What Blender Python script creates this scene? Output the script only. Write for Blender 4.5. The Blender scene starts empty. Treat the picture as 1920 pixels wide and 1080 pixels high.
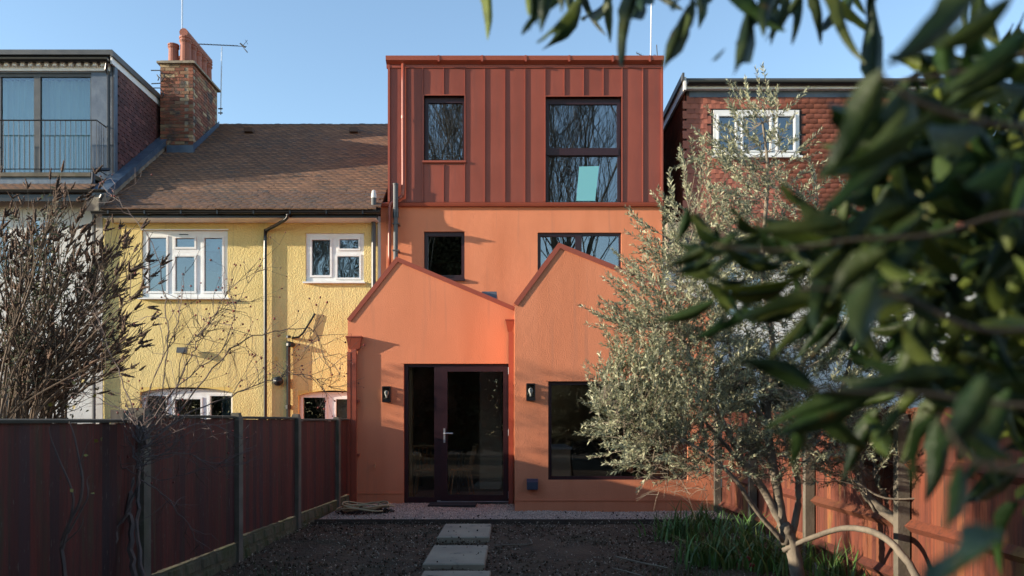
import bpy, math, random
import numpy as np
from mathutils import Vector, Matrix
random.seed(7); RNG = np.random.default_rng(7)
SC = bpy.context.scene; COL = SC.collection

# ------------------------------------------------------------------ camera, sky, sun, exposure
F = 1530.0; E = 1.35
cam_d = bpy.data.cameras.new('camera'); cam = bpy.data.objects.new('camera', cam_d); COL.objects.link(cam)
cam.location = (0, 0, E); cam.rotation_euler = (math.radians(90), 0, 0)
cam_d.sensor_width = 36; cam_d.lens = F/1920*36; cam_d.shift_y = (788-540)/1920
cam_d.clip_start = .05; cam_d.clip_end = 2000
cam_d.dof.use_dof = True; cam_d.dof.focus_distance = 12.5; cam_d.dof.aperture_fstop = 2.8
SC.camera = cam
SUN_EL, SUN_AZ = 12.0, 77.5          # azimuth measured from the facade's normal, from the left
_az, _el = math.radians(SUN_AZ), math.radians(SUN_EL)
sdir = Vector((math.sin(_az)*math.cos(_el), math.cos(_az)*math.cos(_el), -math.sin(_el)))
sun_d = bpy.data.lights.new('sun', 'SUN'); sun_d.energy = 4.0; sun_d.angle = math.radians(.6); sun_d.color = (1.0, .86, .68)
sun = bpy.data.objects.new('sun', sun_d); COL.objects.link(sun); sun.location = (-20, -5, 12)
sun.rotation_euler = sdir.to_track_quat('-Z', 'Y').to_euler()
world = bpy.data.worlds.new('World'); SC.world = world; world.use_nodes = True
wn = world.node_tree; wn.nodes.clear()
sky = wn.nodes.new('ShaderNodeTexSky'); sky.sky_type = 'NISHITA'; sky.sun_disc = False
sky.sun_elevation = _el; sky.sun_rotation = math.radians(180+SUN_AZ)
sky.air_density = 1.0; sky.dust_density = .1; sky.ozone_density = 1.6; sky.altitude = 50
bg = wn.nodes.new('ShaderNodeBackground'); bg.inputs['Strength'].default_value = .14
wo = wn.nodes.new('ShaderNodeOutputWorld')
wn.links.new(sky.outputs[0], bg.inputs[0]); wn.links.new(bg.outputs[0], wo.inputs[0])
vs = SC.view_settings; vs.view_transform = 'Standard'; vs.look = 'None'; vs.gamma = 1; vs.use_curve_mapping = False; vs.exposure = 1.3
SC.cycles.max_bounces = 8; SC.cycles.transparent_max_bounces = 12; SC.cycles.sample_clamp_indirect = 4

def X(px, Y): return (px-960)*Y/F
def Z(py, Y): return E+(788-py)*Y/F
def P(px, py, Y): return Vector((X(px, Y), Y, Z(py, Y)))
def ground(y):
    return 0.0 if y > 10.8 else max(-.45, -(10.8-y)*.04)

# ------------------------------------------------------------------ materials
def M(name, c, c2=None, sc=3.0, rough=.7, rnd=0.0, bump=(), metal=0.0, spec=.5, dirt=(), stretch=(1, 1, 1), transl=0.0, lo=.35, hi=.65, hue=None, coat=0):
    m = bpy.data.materials.new(name); m.use_nodes = True
    n = m.node_tree.nodes; L = m.node_tree.links
    b = n['Principled BSDF']; geo = n.new('ShaderNodeNewGeometry')
    def noise(scale, st, det=6, typ='n'):
        mp = n.new('ShaderNodeMapping'); mp.inputs['Scale'].default_value = st
        L.new(geo.outputs['Position'], mp.inputs[0])
        if typ == 'v':
            t = n.new('ShaderNodeTexVoronoi'); t.inputs['Scale'].default_value = scale; L.new(mp.outputs[0], t.inputs['Vector']); return t.outputs['Distance']
        t = n.new('ShaderNodeTexNoise'); t.inputs['Scale'].default_value = scale; t.inputs['Detail'].default_value = det
        L.new(mp.outputs[0], t.inputs['Vector']); return t.outputs['Fac']
    def rng(sock, a, b_, c_=0., d=1.):
        r = n.new('ShaderNodeMapRange'); r.inputs[1].default_value = a; r.inputs[2].default_value = b_
        r.inputs[3].default_value = c_; r.inputs[4].default_value = d; L.new(sock, r.inputs[0]); return r.outputs[0]
    def mix(f, a, b_):
        x = n.new('ShaderNodeMix'); x.data_type = 'RGBA'
        for i, v in ((0, f), (6, a), (7, b_)):
            if hasattr(v, 'is_linked'): L.new(v, x.inputs[i])
            else: x.inputs[i].default_value = (*v, 1) if isinstance(v, tuple) else v
        return x.outputs[2]
    col = c
    if c2: col = mix(rng(noise(sc, stretch), lo, hi), c, c2)
    if rnd or hue:
        at = n.new('ShaderNodeAttribute'); at.attribute_name = 'tint'
        oi = n.new('ShaderNodeObjectInfo'); ad = n.new('ShaderNodeMath'); ad.operation = 'ADD'
        L.new(at.outputs['Fac'], ad.inputs[0]); L.new(oi.outputs['Random'], ad.inputs[1])
        fr = n.new('ShaderNodeMath'); fr.operation = 'FRACT'; L.new(ad.outputs[0], fr.inputs[0])
        if hue:
            col = mix(rng(fr.outputs[0], hue[1], hue[2]), col, hue[0])
        if rnd:
            m2 = n.new('ShaderNodeMath'); m2.operation = 'MULTIPLY'; m2.inputs[1].default_value = 7.31; L.new(fr.outputs[0], m2.inputs[0])
            f2 = n.new('ShaderNodeMath'); f2.operation = 'FRACT'; L.new(m2.outputs[0], f2.inputs[0])
            h = n.new('ShaderNodeHueSaturation'); L.new(rng(f2.outputs[0], 0, 1, 1-rnd, 1+rnd), h.inputs['Value'])
            if hasattr(col, 'is_linked'): L.new(col, h.inputs['Color'])
            else: h.inputs['Color'].default_value = (*col, 1)
            col = h.outputs[0]
    for dc, ds, st, a, b_ in dirt:
        col = mix(rng(noise(ds, st), a, b_), col, dc)
    if hasattr(col, 'is_linked'): L.new(col, b.inputs['Base Color'])
    else: b.inputs['Base Color'].default_value = (*col, 1)
    b.inputs['Roughness'].default_value = rough; b.inputs['Metallic'].default_value = metal
    b.inputs['Specular IOR Level'].default_value = spec
    if coat: b.inputs['Coat Weight'].default_value = coat
    prev = None
    for typ, bs, strg, dist, st in bump:
        bp = n.new('ShaderNodeBump'); bp.inputs['Strength'].default_value = strg; bp.inputs['Distance'].default_value = dist
        L.new(noise(bs, st, 4, typ), bp.inputs['Height'])
        if prev: L.new(prev, bp.inputs['Normal'])
        prev = bp.outputs[0]
    if prev: L.new(prev, b.inputs['Normal'])
    if transl:
        t = n.new('ShaderNodeBsdfTranslucent'); ms = n.new('ShaderNodeMixShader'); ms.inputs[0].default_value = transl
        if hasattr(col, 'is_linked'): L.new(col, t.inputs[0])
        else: t.inputs[0].default_value = (*col, 1)
        L.new(b.outputs[0], ms.inputs[1]); L.new(t.outputs[0], ms.inputs[2]); L.new(ms.outputs[0], n['Material Output'].inputs[0])
    return m

def glass(name, base, tint=(.85, .9, .92), wob=.0):
    m = bpy.data.materials.new(name); m.use_nodes = True; n = m.node_tree.nodes; L = m.node_tree.links; n.remove(n['Principled BSDF'])
    fr = n.new('ShaderNodeFresnel'); fr.inputs[0].default_value = 1.5
    ad = n.new('ShaderNodeMath'); ad.operation = 'ADD'; ad.use_clamp = True; ad.inputs[1].default_value = base; L.new(fr.outputs[0], ad.inputs[0])
    tr = n.new('ShaderNodeBsdfTransparent'); tr.inputs[0].default_value = (*tint, 1)
    gl = n.new('ShaderNodeBsdfGlossy'); gl.inputs['Roughness'].default_value = 0.0
    if wob:
        geo = n.new('ShaderNodeNewGeometry'); nz = n.new('ShaderNodeTexNoise'); nz.inputs['Scale'].default_value = 1.7
        L.new(geo.outputs['Position'], nz.inputs['Vector']); bp = n.new('ShaderNodeBump'); bp.inputs['Strength'].default_value = wob; bp.inputs['Distance'].default_value = .02
        L.new(nz.outputs['Fac'], bp.inputs['Height']); L.new(bp.outputs[0], gl.inputs['Normal'])
    ms = n.new('ShaderNodeMixShader'); L.new(ad.outputs[0], ms.inputs[0]); L.new(tr.outputs[0], ms.inputs[1]); L.new(gl.outputs[0], ms.inputs[2])
    L.new(ms.outputs[0], n['Material Output'].inputs[0]); return m

U = (1, 1, 1)
m_orange = M('orange_render', (.64, .225, .115), (.68, .245, .128), 1.1, .85, bump=(('n', 60, .5, .010, U), ('n', 9, .14, .02, U), ('n', 1.6, .25, .03, U)), spec=.25,
             dirt=(((.56, .185, .09), 1.1, (2, 2, .35), .48, .8), ((.52, .20, .115), 3.5, (3, 3, .16), .58, .80)))
m_orange_smooth = M('orange_render_smooth', (.64, .225, .115), (.67, .24, .125), 1.0, .8, bump=(('n', 60, .4, .010, U), ('n', 1.3, .3, .03, U)), spec=.25,
                    dirt=(((.56, .185, .09), 1.1, (2, 2, .35), .48, .8), ((.52, .20, .115), 3.5, (3, 3, .16), .58, .80)))
m_clad = M('oxide_red_metal', (.215, .050, .029), (.25, .06, .036), 1.5, .42, rnd=.07, bump=(('n', 1.8, .45, .03, (1, 1, .4)),), dirt=(((.18, .052, .036), 2.5, (3, 3, .3), .55, .8),), spec=.5)
m_redtrim = M('oxide_red_trim', (.27, .064, .037), (.30, .072, .042), 2, .38, spec=.5)
m_aub = M('aubergine_frame', (.028, .010, .014), None, rough=.35)
m_yellow = M('yellow_roughcast', (.63, .50, .205), (.69, .555, .25), 1.3, .85, bump=(('n', 36, .7, .026, (1, 1, .9)), ('n', 75, .5, .010, U), ('n', 7, .35, .03, U)), spec=.2,
             dirt=(((.50, .37, .14), 1.6, (1, 1, .4), .6, .95), ((.43, .35, .18), 3.2, (3, 3, .18), .58, .78)))
m_yellow_s = M('yellow_reveal', (.66, .48, .14), rough=.8)
m_white = M('white_render', (.66, .66, .64), (.55, .55, .53), 2.5, .85, bump=(('n', 40, .3, .01, U),), dirt=(((.38, .37, .34), 2.5, (1, 1, .3), .58, .85),))
m_upvc = M('white_upvc', (.78, .79, .80), (.70, .71, .71), 6, .35)
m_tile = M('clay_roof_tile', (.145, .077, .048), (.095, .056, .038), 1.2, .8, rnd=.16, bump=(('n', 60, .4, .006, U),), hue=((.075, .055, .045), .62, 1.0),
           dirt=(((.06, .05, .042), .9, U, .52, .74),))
m_tile_edge_lit = M('clay_tile_edge_lit', (.34, .185, .11), (.25, .135, .085), 2, .8, rnd=.15)  # cleaner clay butts, coloured brighter to paint in sunlit course edges
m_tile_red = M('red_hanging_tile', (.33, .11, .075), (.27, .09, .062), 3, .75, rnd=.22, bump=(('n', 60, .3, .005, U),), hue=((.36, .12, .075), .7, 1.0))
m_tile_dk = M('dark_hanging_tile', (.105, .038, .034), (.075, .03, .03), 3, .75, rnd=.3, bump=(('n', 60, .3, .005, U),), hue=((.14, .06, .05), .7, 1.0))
m_black = M('black_plastic', (.012, .012, .014), None, rough=.28)
m_dgrey = M('dark_grey_metal', (.05, .056, .062), (.075, .08, .085), 5, .45)
m_lead = M('lead_sheet', (.13, .16, .20), (.085, .11, .15), 3, .45, metal=.35, bump=(('n', 6, .4, .02, U),))
m_leadblue = M('blue_lead_flashing', (.10, .145, .20), (.06, .09, .14), 4, .45, metal=.2, bump=(('n', 7, .5, .02, U),))
m_brick = M('chimney_brick', (.25, .09, .052), (.18, .07, .045), 9, .9, rnd=.35, bump=(('n', 50, .5, .008, U),), hue=((.30, .22, .13), .55, .95),
            dirt=(((.07, .055, .05), 3.2, U, .55, .68), ((.42, .35, .2), 2.1, U, .66, .72)))
m_mortar = M('mortar', (.20, .17, .13), (.30, .26, .2), 8, .95, bump=(('n', 60, .5, .008, U),), dirt=(((.07, .06, .055), 3, U, .55, .7),))
m_pot = M('terracotta_pot', (.31, .105, .068), (.25, .085, .055), 6, .7, rnd=.12, bump=(('n', 30, .2, .006, U),), dirt=(((.12, .07, .06), 5, U, .6, .8),))
m_alu = M('aluminium', (.55, .56, .58), None, rough=.35, metal=.8)
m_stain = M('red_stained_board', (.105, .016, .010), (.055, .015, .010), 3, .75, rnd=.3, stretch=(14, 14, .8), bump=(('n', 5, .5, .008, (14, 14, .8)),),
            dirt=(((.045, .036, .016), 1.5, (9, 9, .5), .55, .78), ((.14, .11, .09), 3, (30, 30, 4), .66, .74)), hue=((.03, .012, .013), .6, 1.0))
m_cap = M('weathered_capping', (.055, .045, .032), (.035, .03, .022), 5, .95)
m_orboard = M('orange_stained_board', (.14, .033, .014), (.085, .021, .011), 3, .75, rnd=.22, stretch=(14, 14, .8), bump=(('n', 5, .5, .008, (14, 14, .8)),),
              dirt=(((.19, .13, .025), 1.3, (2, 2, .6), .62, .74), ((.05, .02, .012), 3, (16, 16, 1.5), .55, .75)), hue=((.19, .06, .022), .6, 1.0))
m_concrete = M('concrete_post', (.14, .12, .092), (.09, .08, .06), 6, .9, bump=(('n', 60, .5, .006, U),), dirt=(((.07, .075, .035), 4, (1, 1, .4), .55, .75),))
m_mossy = M('mossy_concrete', (.08, .07, .042), (.11, .095, .05), 5, .95, bump=(('n', 12, .8, .03, U), ('n', 60, .5, .006, U)), dirt=(((.06, .065, .022), 4, U, .45, .65),))
m_greywood = M('weathered_grey_board', (.13, .12, .105), (.085, .08, .072), 3, .9, rnd=.2, stretch=(14, 14, .8))
m_soil = M('dark_soil', (.060, .037, .020), (.10, .065, .037), 3, .95, bump=(('n', 18, 1, .05, U), ('n', 70, .8, .02, U)), dirt=(((.026, .032, .014), 1.2, U, .56, .75),))
m_edge = M('edging_timber', (.07, .05, .035), (.045, .033, .025), 4, .85)
m_gravel = M('pale_gravel', (.58, .42, .33), (.48, .35, .28), 12, .9, rnd=.35, hue=((.33, .26, .24), .7, 1.0))
m_gravelbase = M('gravel_fines', (.36, .28, .25), (.27, .21, .19), 30, .95, bump=(('v', 60, 1, .02, U),))
m_chip = M('pale_wood_chip', (.36, .30, .23), None, rough=.9, rnd=.6)
m_slab = M('concrete_slab', (.33, .28, .20), (.25, .215, .16), 3, .85, bump=(('n', 40, .3, .005, U),), dirt=(((.08, .07, .055), 6, U, .62, .72),))
m_bark = M('olive_bark', (.21, .175, .13), (.13, .11, .085), 8, .9, bump=(('n', 30, .7, .01, (1, 1, .4)),), dirt=(((.27, .24, .19), 5, U, .6, .75),))
m_twig = M('tan_twig', (.20, .165, .115), (.13, .105, .08), 8, .85)
m_olive = M('olive_leaf', (.28, .285, .17), (.385, .385, .25), 4, .55, rnd=.35, transl=.2, hue=((.12, .15, .10), .50, .95))
m_bud = M('dry_brown_spike', (.065, .040, .030), (.10, .064, .045), 9, .95, rnd=.4)
m_budstem = M('grey_brown_stem', (.14, .10, .07), (.09, .068, .05), 5, .9)
m_budleaf = M('dull_green_leaf', (.085, .095, .05), None, rough=.7, rnd=.4, transl=.2)
m_rosestem = M('rose_stem', (.13, .085, .07), (.08, .06, .055), 7, .75)
m_hip = M('red_hip', (.22, .02, .012), (.10, .025, .015), 20, .45, rnd=.4)
m_leaf = M('dark_evergreen_leaf', (.019, .044, .010), (.010, .026, .007), 25, .5, spec=.28, rnd=.5, transl=.32, hue=((.12, .15, .026), .60, 1.0), dirt=(((.14, .08, .018), 26, U, .66, .76), ((.05, .07, .02), 9, U, .5, .7)), bump=(('n', 60, .5, .004, U), ('v', 140, .3, .002, U)))
m_leafstem = M('evergreen_stem', (.05, .035, .02), None, rough=.7)
m_hedge = M('hedge_leaf', (.060, .060, .034), None, rough=.9, spec=.1, rnd=.5, transl=.1)
m_grass = M('grass_blade', (.055, .095, .028), (.04, .07, .022), 4, .6, rnd=.4, transl=.2)
m_iris = M('strap_leaf', (.09, .19, .04), (.06, .13, .035), 4, .5, rnd=.4, transl=.2, hue=((.14, .17, .05), .78, 1.0))
m_dead = M('dead_leaf', (.055, .034, .024), None, rough=.9, rnd=.5)
m_treebark = M('tree_bark', (.12, .105, .085), (.08, .07, .058), 3, .9)
m_floor = M('oak_floor', (.28, .20, .13), (.22, .155, .10), 3, .5, stretch=(9, 1, 1))
m_interior = M('interior_plaster', (.60, .43, .30), None, rough=.9)
m_dark = M('dark_interior', (.045, .035, .035), None, rough=.9)
m_wood = M('chair_wood', (.50, .27, .12), None, rough=.5)
m_table = M('dark_table', (.03, .025, .025), None, rough=.5)
m_curtain = M('pale_curtain', (.68, .80, .74), None, rough=.9, transl=.3)
m_net = M('net_curtain', (.38, .42, .40), (.22, .25, .25), 14, .9, transl=.3)
m_turq = M('turquoise_board', (.16, .44, .50), None, rough=.6)
m_bulb = M('frosted_bulb', (.85, .85, .85), None, rough=.2)
m_navy = M('navy_cowl', (.018, .024, .05), None, rough=.4)
m_hose = M('pale_hose', (.42, .32, .18), None, rough=.6)
m_mesh = M('rubber_mat', (.02, .02, .022), None, rough=.9, bump=(('v', 60, .8, .01, U),))
m_clear = M('clear_plastic_cap', (.6, .6, .58), None, rough=.3)
g_up = glass('coated_glass', .20, (.88, .92, .93)); g_low = glass('door_glass', .03, (.92, .93, .92), .02); g_old = glass('house_glass', .15, (.75, .82, .85), .12)
g_curt = glass('balcony_glass', .09, (.75, .85, .9), .06)

# ------------------------------------------------------------------ objects
def thing(name, label, cat, loc=(0, 0, 0), group=None):
    o = bpy.data.objects.new(name, None); COL.objects.link(o); o.location = loc; o.empty_display_size = .2
    o['label'] = label; o['category'] = cat
    if group: o['group'] = group
    return o
def tag(o, label=None, cat=None, group=None, kind=None):
    for k, v in (('label', label), ('category', cat), ('group', group), ('kind', kind)):
        if v: o[k] = v
    return o
def root_loc(p):
    v = Vector((0, 0, 0))
    while p is not None: v += p.location if p.parent is None else Vector((0, 0, 0)); p = p.parent
    return v
def adopt(o, parent):
    if parent is not None:
        o.parent = parent
        if parent.parent is None: o.matrix_parent_inverse = Matrix.Translation(-parent.location)
    return o

class MB:
    def __init__(s): s.v = []; s.f = []; s.m = []; s.t = []; s.cur = 0; s.tint = 0.
    def add(s, vs_, fs):
        b = len(s.v); s.v += [tuple(p) for p in vs_]
        for f in fs: s.f.append([b+i for i in f]); s.m.append(s.cur); s.t.append(s.tint)
        return s
    def box(s, x0, x1, y0, y1, z0, z1):
        if x0 > x1: x0, x1 = x1, x0
        if y0 > y1: y0, y1 = y1, y0
        if z0 > z1: z0, z1 = z1, z0
        return s.add([(x0, y0, z0), (x1, y0, z0), (x1, y1, z0), (x0, y1, z0), (x0, y0, z1), (x1, y0, z1), (x1, y1, z1), (x0, y1, z1)],
                     [(0, 3, 2, 1), (4, 5, 6, 7), (0, 1, 5, 4), (1, 2, 6, 5), (2, 3, 7, 6), (3, 0, 4, 7)])
    def prism_y(s, poly, y0, y1):      # polygon in XZ, counter-clockwise seen from -Y
        n = len(poly)
        return s.add([(x, y0, z) for x, z in poly]+[(x, y1, z) for x, z in poly],
                     [tuple(range(n)), tuple(range(2*n-1, n-1, -1))]+[(i, n+i, n+(i+1) % n, (i+1) % n) for i in range(n)])
    def prism_x(s, poly, x0, x1):      # polygon in YZ
        n = len(poly)
        return s.add([(x0, y, z) for y, z in poly]+[(x1, y, z) for y, z in poly],
                     [tuple(range(n-1, -1, -1)), tuple(range(n, 2*n))]+[((i+1) % n, n+(i+1) % n, n+i, i) for i in range(n)][::1])
    def plate(s, x0, x1, z0, z1, y0, y1, holes=()):
        xs = sorted({x0, x1, *[h[0] for h in holes], *[h[1] for h in holes]}); zs = sorted({z0, z1, *[h[2] for h in holes], *[h[3] for h in holes]})
        xs = [x for x in xs if x0 <= x <= x1]; zs = [z for z in zs if z0 <= z <= z1]
        def solid(i, j):
            if not (0 <= i < len(xs)-1 and 0 <= j < len(zs)-1): return False
            cx, cz = (xs[i]+xs[i+1])/2, (zs[j]+zs[j+1])/2
            return not any(h[0] < cx < h[1] and h[2] < cz < h[3] for h in holes)
        for i in range(len(xs)-1):
            for j in range(len(zs)-1):
                if not solid(i, j): continue
                a, b, c, d = xs[i], xs[i+1], zs[j], zs[j+1]
                s.add([(a, y0, c), (b, y0, c), (b, y0, d), (a, y0, d)], [(0, 1, 2, 3)])
                s.add([(a, y1, c), (b, y1, c), (b, y1, d), (a, y1, d)], [(3, 2, 1, 0)])
                if not solid(i-1, j): s.add([(a, y0, c), (a, y0, d), (a, y1, d), (a, y1, c)], [(0, 1, 2, 3)])
                if not solid(i+1, j): s.add([(b, y0, c), (b, y1, c), (b, y1, d), (b, y0, d)], [(0, 1, 2, 3)])
                if not solid(i, j-1): s.add([(a, y0, c), (a, y1, c), (b, y1, c), (b, y0, c)], [(0, 1, 2, 3)])
                if not solid(i, j+1): s.add([(a, y0, d), (b, y0, d), (b, y1, d), (a, y1, d)], [(0, 1, 2, 3)])
        return s
    def tube(s, pts, r, n=6, cap=True):
        pts = [Vector(p) for p in pts]; k = len(pts); rr = r if isinstance(r, (list, tuple)) else [r]*k
        up = Vector((.13, .21, .97)); ring = []
        for i, p in enumerate(pts):
            d = (pts[min(i+1, k-1)]-pts[max(i-1, 0)]).normalized()
            a = d.cross(up)
            if a.length < .1: a = d.cross(Vector((1, 0, 0)))
            a.normalize(); b = d.cross(a).normalized()
            ring += [p+(a*math.cos(2*math.pi*j/n)+b*math.sin(2*math.pi*j/n))*rr[i] for j in range(n)]
        fs = [(i*n+j, (i+1)*n+j, (i+1)*n+(j+1) % n, i*n+(j+1) % n) for i in range(k-1) for j in range(n)]
        if cap: fs += [tuple(range(n)), tuple(range(k*n-1, (k-1)*n-1, -1))]
        return s.add(ring, fs)
    def lathe(s, c, prof, n=14, axis='z'):
        vs_ = []
        for r, h in prof:
            for j in range(n):
                a = 2*math.pi*j/n
                if axis == 'z': vs_.append((c[0]+r*math.cos(a), c[1]+r*math.sin(a), c[2]+h))
                elif axis == 'y': vs_.append((c[0]+r*math.cos(a), c[1]+h, c[2]-r*math.sin(a)))
                else: vs_.append((c[0]+h, c[1]+r*math.cos(a), c[2]+r*math.sin(a)))
        k = len(prof)
        fs = [(i*n+j, i*n+(j+1) % n, (i+1)*n+(j+1) % n, (i+1)*n+j) for i in range(k-1) for j in range(n)]
        fs += [tuple(range(n-1, -1, -1)), tuple(range((k-1)*n, k*n))]
        return s.add(vs_, fs)
    def mesh(s, name, mats, smooth=False):
        me = bpy.data.meshes.new(name); me.from_pydata(s.v, [], s.f)
        for m in (mats if isinstance(mats, (list, tuple)) else [mats]): me.materials.append(m)
        if any(s.m): me.polygons.foreach_set('material_index', s.m)
        if any(s.t):
            a = me.attributes.new('tint', 'FLOAT', 'FACE'); a.data.foreach_set('value', s.t)
        if smooth: me.polygons.foreach_set('use_smooth', [True]*len(s.f))
        me.update(); return me
    def build(s, name, mats, parent=None, smooth=False, kind=None, label=None):
        me = s.mesh(name, mats, smooth); o = bpy.data.objects.new(name, me); COL.objects.link(o); adopt(o, parent)
        if kind: o['kind'] = kind
        if label: o['label'] = label
        return o
def piece(name, me, loc, parent, rot=None, scale=None, label=None):
    o = bpy.data.objects.new(name, me); COL.objects.link(o); o.location = loc
    if rot: o.rotation_euler = rot
    if scale: o.scale = scale
    adopt(o, parent)
    if label: o['label'] = label
    return o
def merge(name, tv, tf, Ms, T, mats, parent=None, kind=None, tints=None, smooth=False):
    """tv (k,3) template, tf list of equal-length faces, Ms (N,3,3), T (N,3)"""
    tv = np.asarray(tv, float); tf = np.asarray(tf, int); N = len(T); k = len(tv)
    v = np.einsum('nij,kj->nki', Ms, tv)+T[:, None, :]; v = v.reshape(-1, 3)
    f = (tf[None]+(np.arange(N)*k)[:, None, None]).reshape(-1, tf.shape[1])
    me = bpy.data.meshes.new(name); me.vertices.add(len(v)); me.vertices.foreach_set('co', v.ravel())
    nl = tf.shape[1]; me.loops.add(f.size); me.loops.foreach_set('vertex_index', f.ravel())
    me.polygons.add(len(f)); me.polygons.foreach_set('loop_start', np.arange(len(f))*nl)
    try: me.polygons.foreach_set('loop_total', np.full(len(f), nl))
    except Exception: pass
    me.materials.append(mats)
    tt = RNG.random(N) if tints is None else tints
    a = me.attributes.new('tint', 'FLOAT', 'FACE'); a.data.foreach_set('value', np.repeat(tt, len(tf)).astype(np.float32))
    if smooth: me.polygons.foreach_set('use_smooth', [True]*len(f))
    me.update(calc_edges=True); me.validate()
    o = bpy.data.objects.new(name, me); COL.objects.link(o); adopt(o, parent)
    if kind: o['kind'] = kind
    return o
def frames(d, roll=None):
    """rotation matrices whose local Y runs along d (N,3), random roll"""
    d = d/np.linalg.norm(d, axis=1, keepdims=True); N = len(d)
    h = RNG.normal(size=(N, 3)) if roll is None else roll
    x = np.cross(d, h); x /= np.linalg.norm(x, axis=1, keepdims=True)+1e-9; z = np.cross(x, d)
    return np.stack([x, d, z], axis=2)
def rand_rot(N): return frames(RNG.normal(size=(N, 3)))
LEAF4 = ([(0, 0, 0), (-.5, .45, .12), (0, .5, 0), (.5, .45, .12), (0, 1, -.05)], [(0, 2, 1), (0, 3, 2), (1, 2, 4), (2, 3, 4)])
OCT = ([(1, 0, 0), (-1, 0, 0), (0, 1, 0), (0, -1, 0), (0, 0, .8), (0, 0, -.8)], [(0, 2, 4), (2, 1, 4), (1, 3, 4), (3, 0, 4), (2, 0, 5), (1, 2, 5), (3, 1, 5), (0, 3, 5)])
def smooth_path(pts, k=5):
    pts = [Vector(p) for p in pts]; q = [pts[0]*2-pts[1]]+pts+[pts[-1]*2-pts[-2]]; out = []
    for i in range(1, len(q)-2):
        for j in range(k):
            t = j/k; a, b, c, d = q[i-1], q[i], q[i+1], q[i+2]
            out.append(.5*((2*b)+(c-a)*t+(2*a-5*b+4*c-d)*t*t+(3*b-a-3*c+d)*t**3))
    out.append(pts[-1]); return out

# windows: plate with holes, raised sash rings, a pane sub-part for every light
def window(parent, x0, x1, z0, z1, y, lights, mat, gmat, depth=.07, sash=.0, name='window', label=None, gback=.03):
    mb = MB(); mb.plate(x0, x1, z0, z1, y, y+depth, lights)
    if sash:
        for (a, b, c, d) in lights:
            w = sash
            mb.plate(a-w, b+w, c-w, d+w, y-.018, y-.0005, [(a+.002, b-.002, c+.002, d-.002)])
    o = mb.build(name, mat, parent, label=label)
    for (a, b, c, d) in lights:
        MB().box(a-.004, b+.004, y+gback, y+gback+.006, c-.004, d+.004).build('pane', gmat, o)
    return o
def PR(x0, x1, y0, y1, Y): return (X(x0, Y), X(x1, Y), Z(y1, Y), Z(y0, Y))     # px rect -> x0,x1,z0,z1

# ------------------------------------------------------------------ ground
ys = np.concatenate([[-60, -30, -15, -8], np.arange(-4, 14, .22), [16, 25, 60, 200, 900]]); xs = np.concatenate([[-900, -100, -30, -12], np.arange(-6, 6.01, .22), [12, 30, 100, 900]])
gv = []
for y in ys:
    for x in xs:
        z = ground(max(y, 0))
        near = (abs(x) < 6 and -4 < y < 10.7)
        if near: z += .030*math.sin(x*2.3+y*1.1)*math.sin(y*1.9)+random.uniform(-.018, .018)-.02
        if y > 10.7: z = -.03
        gv.append((x, y, z))
nx = len(xs)
gf = [(j*nx+i, j*nx+i+1, (j+1)*nx+i+1, (j+1)*nx+i) for j in range(len(ys)-1) for i in range(nx-1)]
mb = MB(); mb.add(gv, gf); tag(mb.build('ground', m_soil, smooth=True), kind='structure')
MB().box(-2.62, 2.95, 10.86, 16.2, -.02, .012).build('gravel_bed', m_gravelbase); bpy.data.objects['gravel_bed']['kind'] = 'structure'
# gravel stones
N = 30000
gx = RNG.uniform(-2.6, 2.95, N); gy = RNG.uniform(10.87, 13.0, N)
ok = ~((gx > .02) & (gy > 11.92)); gx, gy = gx[ok], gy[ok]; N = len(gx)
R = rand_rot(N)*RNG.uniform(.006, .0135, (N, 1, 1)); T = np.stack([gx, gy, RNG.uniform(.012, .026, N)+.008*np.sin(gx*3)], 1)
tag(merge('gravel', *OCT, R, T, m_gravel), 'pale pinkish gravel spread along the foot of the orange extension', 'gravel', kind='stuff')
mb = MB(); mb.box(-2.62, 3.0, 10.825, 10.86, -.12, .035); tag(mb.build('edging_board', m_edge), 'thin dark timber board holding back the gravel strip', 'edging board')

# chips on the soil
N = 9000; cx = RNG.uniform(-2.9, 2.9, N); cy = RNG.uniform(2.5, 10.8, N)
g = np.array([ground(v) for v in cy]); R = rand_rot(N)*np.stack([RNG.uniform(.003, .008, N), RNG.uniform(.008, .022, N), RNG.uniform(.002, .004, N)], 1)[:, None, :]
tag(merge('wood_chips', *OCT, R, np.stack([cx, cy, g+RNG.uniform(-.01, .02, N)], 1), m_chip), 'pale wood chips and crumbs scattered over the dark soil', 'wood chips', kind='stuff')
N = 7000; cx = RNG.uniform(-2.9, 2.9, N); cy = RNG.uniform(3, 10.8, N); g = np.array([ground(v) for v in cy])
R = rand_rot(N)*RNG.uniform(.006, .02, (N, 1, 1))
tag(merge('soil_clods', *OCT, R, np.stack([cx, cy, g-.005], 1), m_soil, kind='stuff'), 'dark crumbly clods of soil in the garden bed', 'soil')
N = 650; cx = RNG.uniform(-2.6, 2.9, N); cy = 10.2+RNG.normal(0, .55, N)+.5; g = np.array([ground(v) for v in cy])
R = rand_rot(N)*RNG.uniform(.012, .038, (N, 1, 1))
ok = ~((cx > .02) & (cy > 11.9)) & (cy < 12.9); 
tag(merge('dead_leaves', *LEAF4, R[ok], np.stack([cx, cy, g+.022], 1)[ok], m_dead, kind='stuff'), 'small dead brown leaves strewn over gravel edge and soil', 'leaf litter')

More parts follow.
